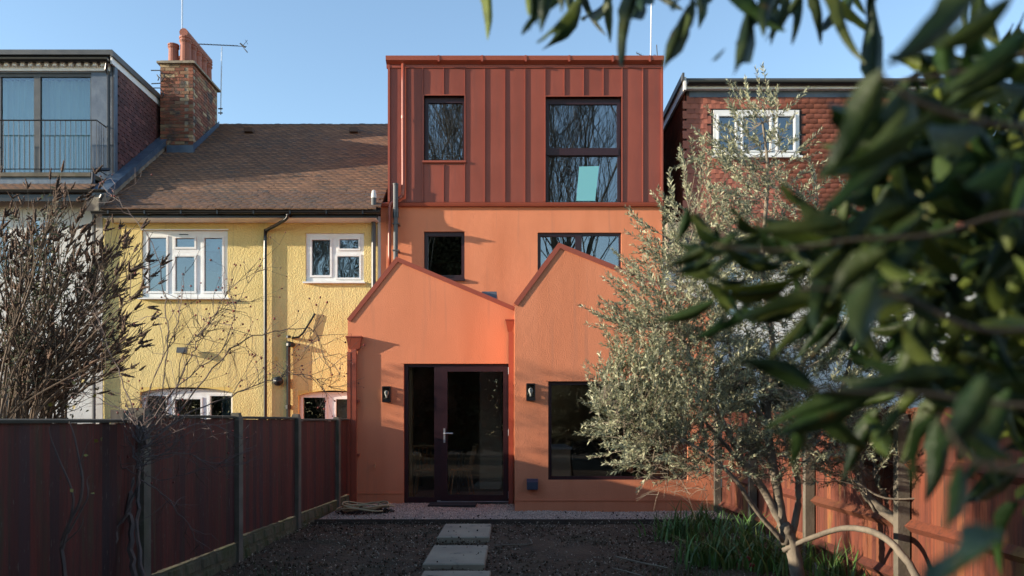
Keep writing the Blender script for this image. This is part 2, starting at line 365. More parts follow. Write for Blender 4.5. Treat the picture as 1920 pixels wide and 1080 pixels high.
# stepping slabs
for i, (x0, x1, a, b, lab) in enumerate(((-.875, -.262, 9.5, 10.42, 'grey concrete stepping slab lying nearest to the gravel strip'),
                                        (-.885, -.262, 8.05, 9.0, 'grey concrete stepping slab in the middle of the row of slabs'),
                                        (-.86, -.20, 6.6, 7.75, 'grey concrete stepping slab at the bottom edge, farthest from the door'))):
    za, zb = ground(a), ground(b); t = .045
    y0, y1 = a, b; e = .012
    mb = MB(); lo_a, lo_b = za-.03, zb-.03
    ring = lambda k, h: [(x0+k, y0+k, za+h), (x1-k-.01*i, y0+k, za+h), (x1-k, y1-k, zb+h), (x0+k+.02, y1-k, zb+h)]
    mb.add(ring(0, -.03)+ring(0, t-e)+ring(e, t), [(0, 1, 5, 4), (1, 2, 6, 5), (2, 3, 7, 6), (3, 0, 4, 7), (4, 5, 9, 8), (5, 6, 10, 9), (6, 7, 11, 10), (7, 4, 8, 11), (8, 9, 10, 11), (3, 2, 1, 0)])
    tag(mb.build('stepping_slab', m_slab), lab, 'stepping slab', 'concrete stepping slabs across the soil')

N = 46; cx = RNG.uniform(-.85, -.28, N); cy = RNG.uniform(6.7, 10.4, N); g = np.array([ground(v) for v in cy]); R = rand_rot(N)*RNG.uniform(.012, .035, (N, 1, 1))
tag(merge('fallen_leaves', *LEAF4, R, np.stack([cx, cy, g+.05], 1), m_dead, kind='stuff'), 'scraps of dead leaf and soil lying on the concrete slabs', 'leaf litter')
# ------------------------------------------------------------------ ORANGE HOUSE
YM, YD, YL, YR = 16.3, 16.27, 13.0, 11.9
XL, XR = -2.62, 3.0
oh = thing('orange_house', 'tall orange rendered house with oxide red metal dormer and twin gabled extension', 'house', (.2, 14, 0))
w3 = PR(795, 871, 434, 525, YM); w4 = (X(1008, YM), X(1165, YM), Z(530, YM), Z(436, YM))
zt = Z(386, YM)
mb = MB(); mb.plate(XL, XR, 2.62, zt, YM, YM+.3, [w3, w4])
mb.box(XL, XL+.2, YM+.3, 22, 0, zt); mb.box(XR-.2, XR, YM+.3, 22, 0, zt); mb.box(XL+.2, XR-.2, 21.8, 22, 0, zt)
mb.build('wall', m_orange, oh)
MB().box(XL+.2, XR-.2, YM+.3, 21.8, 2.66, 2.86).box(XL+.2, XR-.2, YM+.32, 21.8, zt-.05, zt+.1).build('floor_slab', m_dark, oh)
# dormer
dx0, dx1 = X(729, YD), X(1242, YD); dzt = Z(122, YD); dzb = Z(379, YD)
o1 = PR(795, 871, 180, 302, YD); o2 = PR(1023, 1165, 182, 379, YD)
mb = MB(); mb.plate(dx0, dx1, dzb, dzt, YD, YD+.12, [o1, o2])
mb.box(dx0, dx0+.12, YD+.12, 21.9, dzb, dzt); mb.box(dx1-.12, dx1, YD+.12, 21.9, dzb, dzt); mb.box(dx0+.12, dx1-.12, 21.78, 21.9, dzb, dzt)
mb.build('dormer_wall', m_clad, oh)
MB().box(dx0-.02, dx1+.02, YD+.02, 22, dzt, dzt+.1).build('flat_roof', m_redtrim, oh)
seams = [729, 761, 793, 832, 871.5, 909, 946.7, 984.4, 1022, 1057.8, 1094, 1131, 1166.5, 1205, 1241]
zt_, zb_ = Z(127, YD), Z(379, YD)
def panel(a, b, c, d, hs=True):
    mb = MB(); n = 8; y0 = YD-.006
    bow = random.uniform(.002, .006); ph = random.uniform(.3, .7); k = 4
    vs_ = []
    for j in range(k+1):
        for i in range(n+1):
            t = i/n; s_ = j/k
            vs_.append((a+.004+(b-a-.008)*t, y0-bow*math.sin(math.pi*t)*(.6+.4*math.sin(3*s_+ph*6))+.004*(t-.5)*0, c+(d-c)*s_))
    fs = [(j*(n+1)+i, j*(n+1)+i+1, (j+1)*(n+1)+i+1, (j+1)*(n+1)+i) for j in range(k) for i in range(n)]
    mb.add(vs_, fs); mb.build('cladding_panel', m_clad, oh, smooth=True)
for i in range(14):
    a, b = X(seams[i], YD), X(seams[i+1], YD)
    if i in (2, 3): panel(a, b, o1[3]+.01, zt_); panel(a, b, zb_, Z(309, YD))
    elif i in (8, 9, 10, 11): panel(a, b, o2[3]+.01, zt_)
    else: panel(a, b, zb_, zt_)
rib = MB().box(-.006, .006, -.024, 0, 0, 1); rib.tint = .5
rib_me = rib.mesh('standing_seam', m_redtrim)
for i, s_ in enumerate(seams[1:14], 1):
    spans = [(zb_, zt_)]
    if i == 3: spans = [(o1[3], zt_), (zb_, Z(309, YD))]
    if i in (9, 10, 11): spans = [(o2[3], zt_)]
    for c, d in spans: piece('standing_seam', rib_me, (X(s_, YD), YD-.007, c), oh, scale=(1, 1, d-c))
mb = MB()
for s_ in (729.5, 1241): mb.box(X(s_, YD)-.02, X(s_, YD)+.02, YD-.04, YD+.05, dzb, dzt)
mb.build('corner_trim', m_redtrim, oh)
# trims round the dormer openings
for (a, b, c, d), sill in ((o1, 1), (o2, 0)):
    mb = MB(); mb.box(a-.02, a, YD-.03, YD+.1, c, d+.02); mb.box(b, b+.02, YD-.03, YD+.1, c, d+.02); mb.box(a, b, YD-.03, YD+.1, d, d+.02)
    if sill: mb.box(a-.03, b+.03, YD-.05, YD+.1, c-.04, c-.002)
    mb.build('window_trim', m_redtrim, oh)
# gutter
mb = MB(); gz0, gz1 = Z(122, YD), Z(109, YD)
prof = [(YD+.05, gz0), (YD-.05, gz0), (YD-.13, gz0+.045), (YD-.14, gz1-.012), (YD-.12, gz1), (YD+.05, gz1)]
mb.prism_x(prof, X(725, YD), X(1243, YD)); mb.build('gutter', m_redtrim, oh)
mb = MB(); 
for s_ in (822, 903, 984, 1065, 1146, 1215): mb.box(X(s_, YD), X(s_, YD)+.035, YD-.146, YD-.05, gz0+.01, gz1-.004)
mb.build('gutter_bracket', m_redtrim, oh)
MB().box(X(725, YD), X(1243, YD), YD-.03, YD+.04, Z(128, YD), gz0-.003).build('fascia', m_redtrim, oh)
mb = MB(); mb.prism_x([(YM+.05, Z(389, YM)), (YM-.07, Z(388, YM)), (YM-.09, Z(383, YM)), (YM-.075, Z(381.5, YM)), (YM+.05, dzb-.004)], X(713, YM), X(1243, YM)); mb.build('ledge', m_redtrim, oh)
# windows
def frame_px(parent, rect, lights, Y, mat, g, back, **k):
    Yw = Y+back; r = PR(*rect, Y); ls = [PR(*l, Y) for l in lights]
    return window(parent, r[0], r[1], r[2], r[3], Yw, ls, mat, g, **k)
frame_px(oh, (795.3, 870.7, 180.5, 301.7), [(802.5, 867, 191, 298)], YD, m_aub, g_up, .06)
w = frame_px(oh, (1023.3, 1164.7, 182.5, 378.7), [(1030, 1157.5, 193.5, 275.5), (1028.5, 1158.5, 291, 377)], YD, m_aub, g_up, .06)
MB().box(X(1024, YD), X(1160, YD), YD+.03, YD+.059, Z(290, YD), Z(277, YD)).build('transom', m_aub, w)
frame_px(oh, (795.3, 870.7, 434.3, 524.7), [(802, 865, 442, 515)], YM, m_aub, g_up, .05)
MB().box(X(793, YM), X(872, YM), YM-.06, YM+.045, Z(527, YM), Z(523, YM)).build('window_sill', m_aub, oh)
frame_px(oh, (1008.3, 1164.7, 436.3, 529.7), [(1014, 1079, 442.5, 523), (1091, 1161, 441, 523)], YM, m_aub, g_up, .05)
# extension
pl = [(X(652, YL), 0), (.04, 0), (.04, Z(577, YL)), (X(744, YL), Z(484, YL)), (X(652, YL), Z(600, YL))]
XR2 = 2.95; apR = (X(1048, YR), Z(458, YR)); eR = (.04, Z(570, YR)); fR = (XR2, apR[1]-.40*(XR2-apR[0]))
x0L, x1L = pl[0][0], .04
door = PR(757, 956, 682, 945, YL); door = (door[0], door[1], 0.0, door[3])
mb = MB(); zl = door[3]+.05
mb.plate(x0L, x1L, 0, zl, YL, YL+.25, [door])
mb.prism_y([(x0L, zl), (x1L, zl), pl[2], pl[3], pl[4]], YL, YL+.25)
mb.box(x0L, x0L+.22, YL+.25, YM-.002, 0, pl[4][1]-.02)
mb.build('extension_wall', m_orange_smooth, oh)
rw = PR(1028, 1290, 715, 900, YR)
mb = MB(); zr = rw[3]+.05
mb.plate(.04, XR2, 0, zr, YR, YR+.25, [rw]); mb.prism_y([(.04, zr), (XR2, zr), fR, apR, eR], YR, YR+.25)
mb.box(.04, .26, YR+.25, YL+.25, 0, eR[1]-.02); mb.box(XR2-.22, XR2, YR+.25, YM-.002, 0, fR[1]-.02)
mb.build('extension_wall', m_orange, oh)
# drip bead above plinths
mb = MB(); mb.box(x0L+.12, door[0], YL-.012, YL+.01, Z(926, YL), Z(923.6, YL)); mb.box(.04, XR2, YR-.012, YR+.01, Z(938.8, YR), Z(936.4, YR)); mb.build('drip_bead', m_orange, oh)
# stuccoed hood line above openings
mb = MB(); mb.box(door[0]-.05, door[1], YL-.006, YL+.01, door[3]+.001, door[3]+.014); mb.box(rw[0]-.05, rw[1]+.05, YR-.006, YR+.01, rw[3]+.001, rw[3]+.014); mb.build('head_bead', m_orange, oh)
# roofs
def slab2(mb, a, b, y0, y1, t, up=.0):
    (ax, az), (bx, bz) = a, b
    d = Vector((bx-ax, 0, bz-az)).normalized(); n = Vector((-d.z, 0, d.x)); 
    if n.z < 0: n = -n
    q = [(ax+n.x*up, az+n.z*up), (bx+n.x*up, bz+n.z*up), (bx+n.x*(up+t), bz+n.z*(up+t)), (ax+n.x*(up+t), az+n.z*(up+t))]
    mb.prism_y(q, y0, y1)
mb = MB(); slab2(mb, pl[4], pl[3], YL+.25, YM-.01, .06, -.06); slab2(mb, pl[3], pl[2], YL+.25, 14.2, .06, -.06); slab2(mb, pl[3], pl[2], 15.6, YM-.01, .06, -.06)
def lerp(a, b, t): return (a[0]+(b[0]-a[0])*t, a[1]+(b[1]-a[1])*t)
slab2(mb, pl[3], lerp(pl[3], pl[2], .22), 14.2, 15.6, .06, -.06); slab2(mb, lerp(pl[3], pl[2], .85), pl[2], 14.2, 15.6, .06, -.06); mb.build('roof', m_redtrim, oh)
mb = MB(); slab2(mb, lerp(pl[3], pl[2], .2), lerp(pl[3], pl[2], .87), 14.15, 15.65, .012, .03); mb.build('rooflight_pane', g_low, oh)
mb = MB(); slab2(mb, eR, apR, YR+.25, YM-.01, .06, -.06); slab2(mb, apR, fR, YR+.25, 13.4, .06, -.06); slab2(mb, apR, fR, 15.4, YM-.01, .06, -.06); slab2(mb, apR, lerp(apR, fR, .25), 13.4, 15.4, .06, -.06); slab2(mb, lerp(apR, fR, .75), fR, 13.4, 15.4, .06, -.06)
m2_ = MB(); slab2(m2_, lerp(apR, fR, .23), lerp(apR, fR, .77), 13.35, 15.45, .012, .02); m2_.build('rooflight_pane', g_low, oh); mb.build('roof', m_redtrim, oh)  # right-hand rooflight is added, unseen, to let skylight into the room
def coping(a, b, c, Y):
    def off(d):      # the verge line a-b-c shifted by d, mitred at b
        A, B, C_ = (Vector((p[0], p[1])) for p in (a, b, c)); n1 = Vector((-(B-A).y, (B-A).x)).normalized(); n2 = Vector((-(C_-B).y, (C_-B).x)).normalized()
        m = (n1+n2).normalized(); return [A+n1*d, B+m*(d/m.dot(n1)), C_+n2*d]
    lo, mid, hi = off(-.05), off(0), off(.018)
    for k in (0, 1):
        mb = MB(); q = lambda l0, l1: [tuple(l0[k]), tuple(l0[k+1]), tuple(l1[k+1]), tuple(l1[k])]
        mb.prism_y(q(mid, hi), Y-.018, Y+.24); mb.prism_y(q(lo, mid), Y-.018, Y-.004); mb.build('verge_coping', m_redtrim, oh)
coping(pl[4], pl[3], (pl[2][0]-.004, pl[2][1]), YL); coping(eR, apR, fR, YR)
# rainwater goods
mb = MB()
def hopper(x, y, z, w, h):
    m_ = MB(); a, b = w/2, w/2-.035
    lo = [(x-b, y+.03, z), (x+b, y+.03, z), (x+b, y+.09, z), (x-b, y+.09, z)]; hi = [(x-a, y-.02, z+h), (x+a, y-.02, z+h), (x+a, y+.095, z+h), (x-a, y+.095, z+h)]
    m_.add(lo+hi, [(3, 2, 1, 0), (4, 5, 6, 7), (0, 1, 5, 4), (1, 2, 6, 5), (2, 3, 7, 6), (3, 0, 4, 7)])
    m_.box(x-a-.008, x+a+.008, y-.03, y+.095, z+h+.001, z+h+.022)
    return m_.build('hopper', m_redtrim, oh)
hopper(X(665.5, YL), YL-.10, Z(655, YL), .24, .18); hopper(X(957, YL)-.005, YL-.13, Z(623, YL), .14, .17)
mb = MB(); mb.box(X(660, YL), X(669.5, YL), YL-.085, YL-.02, .03, Z(655, YL)); mb.build('downpipe', m_redtrim, oh)
mb = MB(); mb.box(X(657, YL)-.035, X(657, YL)+.02, YL-.09, YL-.02, .03, Z(655, YL)-.05); mb.build('corner_channel', m_redtrim, oh)
mb = MB()
for y_ in (752, 853): mb.box(X(656, YL), X(674.5, YL), YL-.06, YL-.001, Z(y_+2.5, YL), Z(y_-2.5, YL))
mb.build('pipe_bracket', m_redtrim, oh)
MB().box(-.055, .02, YL-.10, YL-.025, .03, Z(623, YL)).build('downpipe', m_redtrim, oh)
yp = YM-.13
mb = MB(); mb.tube(smooth_path([P(756, 120, YD-.09), P(756, 250, YD-.09), P(756, 356, YD-.09), P(753, 368, YD-.09), P(745, 375, yp), P(735, 381, yp), P(731, 391, yp), P(730.5, 420, yp), P(730.5, 500, yp)], 4), .036, 10); mb.build('downpipe', m_redtrim, oh, smooth=True)
mb = MB()
for p in ((756, 220), (756, 350)): mb.lathe(P(*p, YD-.09)-Vector((0, 0, .03)), [(.042, 0), (.042, .06)], 10)
for p in ((730.5, 420), (730.5, 424)): mb.lathe(P(*p, yp)-Vector((0, 0, .01)), [(.043, 0), (.043, .02)], 10)
mb.build('pipe_collar', m_redtrim, oh)
yv = YM-.16
mb = MB(); a = P(742, 400, yv); mb.lathe((a.x, a.y, 2.5), [(.045, 0), (.045, a.z-2.5), (.056, a.z-2.5+.01), (.056, a.z-2.5+.1), (.05, a.z-2.5+.11), (.05, Z(347, yv)-2.5), (.056, Z(347, yv)-2.5), (.056, Z(344.5, yv)-2.5)], 12)
mb.build('soil_vent_pipe', m_dgrey, oh, smooth=False)
mb = MB()
for y_ in (420, 470): mb.box(a.x-.06, a.x+.07, yv-.055, YM-.001, Z(y_+1, yv), Z(y_-1, yv))
mb.build('pipe_bracket', m_dgrey, oh)
a = P(742, 402, yv); MB().lathe((a.x, a.y, a.z-.06), [(.058, 0), (.06, .1)], 12).build('pipe_joint', m_black, oh)
# rooflight
mb = MB(); mb.box(X(905, 15), X(932, 15), 14.6, 15.4, 3.2, Z(553, 15)); mb.build('rooflight', m_lead, oh)
# glazed door
yd = YL+.05
dr = MB(); L1 = PR(764.5, 813.5, 688, 933, YL); L2 = PR(838.5, 943.5, 696.5, 928.5, YL)
dd = (door[0]+.002, door[1]-.002, .03, door[3]-.002)
do = window(oh, *dd, yd, [L1, L2], m_aub, g_low, depth=.08, name='glazed_door')
leafr = PR(826, 953, 687, 938, YL)
MB().plate(*leafr, yd-.02, yd-.001, [L2]).build('door_leaf', m_aub, do)
mb = MB(); hx = X(833, YL); hz = Z(815, YL)
mb.box(hx-.014, hx+.014, yd-.032, yd-.021, hz-.13, hz+.1); mb.tube([(hx, yd-.032, hz+.02), (hx, yd-.075, hz+.02), (hx+.02, yd-.085, hz+.02), (hx+.14, yd-.085, hz+.02)], .011, 8)
mb.lathe((hx, yd-.034, hz-.07), [(.012, 0), (.012, .01)], 8, 'y'); mb.build('handle', m_alu, do)
mb = MB()
for y_ in (695, 811, 928): mb.lathe((X(955, YL)-.01, YL+.03, Z(y_, YL)-.055), [(.009, 0), (.009, .11)], 8)
mb.build('hinge', m_alu, do)
MB().box(X(822, YL), X(954, YL), YL+.0, YL+.05, Z(941.5, YL), Z(940, YL)).box(X(822, YL)-.02, X(826, YL), YL-.01, YL+.03, Z(942, YL), Z(938.5, YL)).build('threshold_strip', m_alu, do)
MB().box(door[0]-.02, door[1]-.002, YL-.05, YL+.2, .0, .028).build('threshold', m_black, do)
# big window
r = rw; fw = .05
window(oh, r[0]+.002, r[1]-.002, r[2]+.002, r[3]-.002, YR+.06, [(r[0]+fw, r[1]-fw, r[2]+fw, r[3]-fw)], m_aub, g_low, depth=.07)
# interior
MB().box(-2.4, 2.73, YL+.26, 21.7, .0, .035).box(.27, 2.73, YR+.26, YL+.259, .0, .035).build('interior_floor', m_floor, oh)
MB().box(-2.39, -2.36, YL+.26, 20, .036, 2.6).box(-.62, -.2, 15.6, 18.9, .036, 2.6).box(-2.38, 2.7, 19.5, 19.6, .036, 2.6).build('interior_wall', m_interior, oh)
MB().box(X(764, YL)-.14, X(764, YL)+.04, YL+.26, YL+.4, .036, 2.3).build('window_jamb', m_wood, oh)
def chair(lab, x, y, rz):
    t = thing('spindle_chair', lab, 'chair', (x, y, .035), 'wooden chairs inside the glazed door')
    def part(n, mb):
        o = bpy.data.objects.new(n, mb.mesh(n, m_wood)); COL.objects.link(o); o.parent = t; return o
    part('seat', MB().add([(-.2, -.2, .43), (.2, -.2, .43), (.18, .2, .43), (-.18, .2, .43), (-.2, -.2, .46), (.2, -.2, .46), (.18, .2, .46), (-.18, .2, .46)], [(3, 2, 1, 0), (4, 5, 6, 7), (0, 1, 5, 4), (1, 2, 6, 5), (2, 3, 7, 6), (3, 0, 4, 7)]))
    for sx in (-1, 1):
        for sy in (-1, 1): part('leg', MB().tube([(sx*.14, sy*.14, .43), (sx*.2, sy*.21, 0)], [.017, .012], 7))
    for k in range(6): part('spindle', MB().tube([(-.15+k*.06, .17, .45), (-.18+k*.072, .27, .86)], .008, 5))
    part('top_rail', MB().tube([(-.21, .27, .86), (-.1, .29, .88), (.1, .29, .88), (.21, .27, .86)], .018, 6))
    t.rotation_euler = (0, 0, rz)
chair('pale wooden spindle chair side-on behind the door glass, back to the right', -.92, 14.55, -math.pi/2+.25)
chair('pale wooden spindle chair seen behind the narrow fixed side pane', -1.50, 14.3, math.pi)
t = thing('dining_table', 'dark dining table between the two wooden chairs behind the door', 'table', (-1.3, 15.2, .035))
MB().box(-1.9, -.95, 14.75, 16.4, .74, .77).build('table_top', m_table, t)
for sx in (-1.85, -1.0):
    for sy in (14.8, 16.3): MB().box(sx, sx+.05, sy, sy+.05, .036, .739).build('leg', m_table, t)
t = thing('kitchen_counter', 'kitchen counter with pale worktop behind the large garden window', 'kitchen counter', (.8, 14.4, .035))
MB().box(.68, .985, 13.75, 15.6, .036, .86).build('cabinet', m_interior, t); MB().box(.66, 1.01, 13.72, 15.62, .861, .895).build('worktop', m_upvc, t)
MB().box(1.2, 2.7, 16.2, 16.8, .036, .93).build('cabinet', m_table, t)
t = tag(MB().box(X(1083, YD), X(1119, YD), 0, .02, 0, .95).build('turquoise_board', m_turq), 'turquoise rectangular sheet standing against the big dormer window', 'board')
t.data.clear_geometry(); xa, xb = X(1082, 16.4), X(1118, 16.4); z0, z1 = Z(378, 16.4), Z(314, 16.4)
t.data.from_pydata([(xa-.02, 16.343, z0), (xb-.03, 16.343, z0), (xb-.03, 16.35, z0), (xa-.02, 16.35, z0), (xa+.04, 16.343, z1), (xb+.05, 16.343, z1+.01), (xb+.05, 16.35, z1+.01), (xa+.04, 16.35, z1)], [], [(3, 2, 1, 0), (4, 5, 6, 7), (0, 1, 5, 4), (1, 2, 6, 5), (2, 3, 7, 6), (3, 0, 4, 7)]); t.data.update()
MB().lathe(P(1092, 452, 17.2), [(.01, -.09), (.05, -.075), (.085, -.03), (.09, 0), (.085, .03), (.05, .075), (.01, .09)], 14).build('pendant_lamp', m_wood)
tag(bpy.data.objects['pendant_lamp'], 'round pale globe pendant behind the upper window above the right gable', 'lamp')
# wall lamps
def wall_lamp(px, py, Y, lab):
    c = P(px, py, Y); t = thing('wall_lamp', lab, 'wall lamp', c, 'box wall lamps on the extension')
    x, y, z = c; w, h, d = .065, .125, .11
    MB().box(x-w, x+w, y-.02, y, z-h, z+h).build('back_plate', m_black, t)
    MB().plate(x-w, x+w, z-h, z+h, y-d, y-d+.014, [(x-w+.015, x+w-.015, z-h+.05, z+h-.015)]).box(x-w, x+w, y-d+.015, y-.021, z+h-.014, z+h).box(x-w, x+w, y-d+.015, y-.021, z-h, z-h+.05).build('housing', m_black, t)
    MB().box(x-w+.001, x-w+.004, y-d+.015, y-.021, z-h+.051, z+h-.015).box(x+w-.004, x+w-.001, y-d+.015, y-.021, z-h+.051, z+h-.015).box(x-w+.016, x+w-.016, y-d+.004, y-d+.007, z-h+.051, z+h-.016).build('pane', g_low, t)
    MB().lathe((x, y-.06, z-.06), [(.014, 0), (.014, .03), (.03, .06), (.034, .085), (.028, .11), (.008, .122)], 12).build('bulb', m_bulb, t, smooth=True)
wall_lamp(726, 739.5, YL, 'black box wall lamp left of the glazed garden door'); wall_lamp(995, 735.5, YR, 'black box wall lamp between the garden door and the large window')
c = P(998, 907, YR); t = thing('vent_cowl', 'small dark blue extractor cowl low on the right gable wall', 'vent', c)
MB().prism_x([(c.y-.001, c.z-.075), (c.y-.001, c.z+.075), (c.y-.05, c.z+.07), (c.y-.10, c.z+.03), (c.y-.115, c.z-.075)], c.x-.08, c.x+.08).build('hood', m_navy, t)
MB().box(c.x-.07, c.x+.07, c.y-.1, c.y-.01, c.z-.083, c.z-.076).build('flap', m_black, t)
c = P(704, 872, YL); t = thing('garden_tap', 'small brass outside tap low on the left gable wall', 'tap', c)
MB().tube([(c.x, c.y, c.z), (c.x, c.y-.05, c.z), (c.x, c.y-.07, c.z-.04)], .009, 6).build('spout', m_wood, t); MB().tube([(c.x, c.y-.04, c.z), (c.x, c.y-.04, c.z+.05)], .006, 6).build('spindle', m_wood, t)
tag(MB().box(X(805, 12.7), X(893, 12.7), 12.45, 12.93, .03, .055).build('doormat', m_mesh), 'black rubber doormat in front of the glazed door', 'doormat')

# ------------------------------------------------------------------ YELLOW HOUSE
YY = 16.36; yx0, yx1 = -8.2, -2.66
yh = thing('yellow_house', 'yellow roughcast house with plain clay tiled roof and brick chimney', 'house', (-5.4, 16.4, 0))
ze = Z(407, YY)
wy1 = PR(266, 427, 432, 559, YY); wy2 = PR(573, 682.5, 437, 529, YY); wy3 = PR(262, 436, 726, 900, YY); wy4 = PR(559, 690, 732, 900, YY)
mb = MB(); mb.plate(yx0, yx1, 0, ze, YY, YY+.3, [wy1, wy2, wy3, wy4])
mb.box(yx0, yx0+.2, YY+.3, 24, 0, ze); mb.box(yx1-.2, yx1, YY+.3, 24, 0, ze); mb.box(yx0+.2, yx1-.2, 23.8, 24, 0, ze); mb.build('wall', m_yellow, yh)
MB().box(yx0+.21, yx1-.21, 18.2, 18.3, .0, 2.49).box(yx0+.21, yx1-.21, YY+.301, 23.7, 2.5, 2.7).box(yx0+.21, yx1-.21, YY+.301, 23.7, ze-.1, ze).build('floor_slab', m_dark, yh)  # first box: dark partition added so the low windows look into darkness
# curved heads of the ground floor openings: infill corners
for (a, b, c, d) in (wy3, wy4):
    mb = MB(); n = 12
    for i in range(n):
        t0, t1 = i/n, (i+1)/n; f = lambda t: d-.10*(2*t-1)**2
        mb.prism_y([(a+(b-a)*t0, f(t0)), (a+(b-a)*t1, f(t1)), (a+(b-a)*t1, d), (a+(b-a)*t0, d)], YY+.001, YY+.2)
    mb.build('arched_head', m_yellow_s, yh)
def uw(rect, lights, Y, back=.05, g=g_old, parent=yh, sash=.035, lab=None): return frame_px(parent, rect, lights, Y, m_upvc, g, back, sash=sash, label=lab)
uw((266.3, 426.7, 432.3, 558.7), [(277, 311, 445, 546), (328, 364, 446, 463), (327.5, 364, 480.5, 546), (382, 416, 445.5, 546)], YY, .03)
MB().box(wy1[0]-.05, wy1[1]+.05, YY-.09, YY+.03, wy1[2]-.03, wy1[2]-.001).box(wy1[0]-.02, wy1[1]+.02, YY-.03, YY+.02, wy1[3]+.001, wy1[3]+.02).build('window_sill', m_upvc, yh)
uw((573.3, 682.2, 437.3, 528.7), [(584, 618.5, 449, 516), (636, 672, 448, 466), (632, 673.5, 480, 520.5)], YY, .03)
MB().box(wy2[0]-.04, wy2[1]+.03, YY-.08, YY+.03, wy2[2]-.03, wy2[2]-.001).build('window_sill', m_upvc, yh)
uw((262.3, 435.7, 729, 899), [(270, 308, 742, 895), (324, 373, 748, 895), (391, 431, 742, 895)], YY, .1)
uw((559.3, 689, 735, 899), [(566, 608, 745, 895), (628, 684, 748, 895)], YY, .1)
MB().box(X(335, YY), X(352, YY), YY+.02, YY+.03, Z(440, YY), Z(438.5, YY)).build('trickle_vent', m_black, yh)
def curtain(lab, a, b, z0, z1, y, mat=m_curtain, amp=.02, fr=34):
    mb = MB(); n = max(8, int((b-a)*36)); v = []
    for zz in (z0, z1):
        for i in range(n+1): x = a+(b-a)*i/n; v.append((x, y+amp*math.sin(x*fr+math.sin(x*9)*1.5), zz))
    mb.add(v, [(i, i+1, n+2+i, n+1+i) for i in range(n)]); o = mb.build('curtain', mat, smooth=True)
    tag(o, lab, 'curtain'); return o
curtain('pale roller blind pulled behind the wide first floor window of yellow house', wy1[0]+.03, wy1[1]-.03, Z(466, YY), wy1[3]-.02, YY+.22, M('pale_blind', (.30, .42, .48), None, rough=.9), .0, 1)
curtain('patterned net curtain behind the small upper window of yellow house', wy2[0]+.03, wy2[1]-.03, wy2[2]+.02, wy2[3]-.02, YY+.15, m_net)
curtain('grey curtain at left side of the arched ground floor window', X(268, YY), X(310, YY), .3, wy3[3]-.1, YY+.25, m_net, .03, 60)
curtain('grey curtain at right side of the arched ground floor window', X(408, YY), X(433, YY), .3, wy3[3]-.1, YY+.25, m_net, .03, 60)
curtain('white blind behind the right pane of the low window by the fence', X(628, YY), X(686, YY), .3, wy4[3]-.1, YY+.25, m_curtain, .0, 10)
# roof
ey, ez, ry, rz_ = 15.93, Z(394, 15.93), 20.7, Z(236, 20.7)
sl = (rz_-ez)/(ry-ey); ang = math.atan(sl); slen = math.hypot(ry-ey, rz_-ez)
mb = MB(); mb.prism_x([(ey+.02, ez-.05), (ry, rz_-.05), (2*ry-ey, ez-.05), (2*ry-ey, ez-.15), (ry, rz_-.17), (ey+.02, ez-.12)], yx0+.1, yx1+.05)
roof = mb.build('roof', m_dark, yh)
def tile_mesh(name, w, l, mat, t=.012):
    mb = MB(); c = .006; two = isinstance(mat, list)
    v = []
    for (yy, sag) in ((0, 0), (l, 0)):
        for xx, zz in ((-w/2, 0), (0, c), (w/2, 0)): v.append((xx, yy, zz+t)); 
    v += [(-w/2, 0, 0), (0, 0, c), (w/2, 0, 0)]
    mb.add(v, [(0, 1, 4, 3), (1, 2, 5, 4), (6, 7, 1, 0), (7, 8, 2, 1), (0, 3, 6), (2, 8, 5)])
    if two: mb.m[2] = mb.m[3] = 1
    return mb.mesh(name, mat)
tw = .165; TL = .19; tile_me = tile_mesh('roof_tile', tw-.003, TL, [m_tile, m_tile_edge_lit], .030); rows = int(slen/.108); tilt = ang-math.radians(4)
lst = []
for r_ in range(rows):
    s_ = r_*.108; off = (tw/2 if r_ % 2 else 0); sagr = .01*math.sin(r_*.3)
    x = yx0+.18+off
    while x < yx1+.03:
        y_ = ey+s_*math.cos(ang); z_ = ez+s_*math.sin(ang)+.012+random.uniform(-.003, .005)-.02*math.sin((x+8)*.55)**2*math.sin(math.pi*s_/slen)
        lst.append((x, y_, z_, random.uniform(-.012, .012))); x += tw
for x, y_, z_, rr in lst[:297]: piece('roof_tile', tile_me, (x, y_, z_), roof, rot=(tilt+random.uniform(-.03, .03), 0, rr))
def tiles_stuff(name, arr, me, euler, parent, mat):
    tv = [tuple(v.co) for v in me.vertices]; tf = [tuple(p.vertices) for p in me.polygons if len(p.vertices) == 4]
    Ms = np.array([np.array((euler(a)).to_matrix()) for a in arr]); T = np.array([a[:3] for a in arr])
    return merge(name, tv, tf, Ms, T, mat, parent, 'stuff')
from mathutils import Euler
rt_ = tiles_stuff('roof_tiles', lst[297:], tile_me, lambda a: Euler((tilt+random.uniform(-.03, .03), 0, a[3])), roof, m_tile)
rt_.data.materials.append(m_tile_edge_lit); rt_.data.polygons.foreach_set('material_index', [0, 0, 1, 1]*(len(rt_.data.polygons)//4))
ridge_me = MB().add([(-.22, -.11, -.08), (-.22, -.06, 0), (-.22, 0, .03), (-.22, .06, 0), (-.22, .11, -.08), (.22, -.11, -.08), (.22, -.06, 0), (.22, 0, .03), (.22, .06, 0), (.22, .11, -.08)],
                    [(i, i+5, i+6, i+1) for i in range(4)]+[(0, 1, 2, 3, 4), (9, 8, 7, 6, 5)]).mesh('ridge_tile', m_tile)
x = -7.25
while x < yx1+.1: piece('ridge_tile', ridge_me, (x, ry, rz_+.02+random.uniform(-.005, .005)), roof); x += .45
for px in (466, 663): MB().box(X(px-8, 20), X(px+8, 20), 19.95, 20.2, Z(246, 20)-.02, Z(242, 20)+.03).build('roof_vent', m_tile, roof)
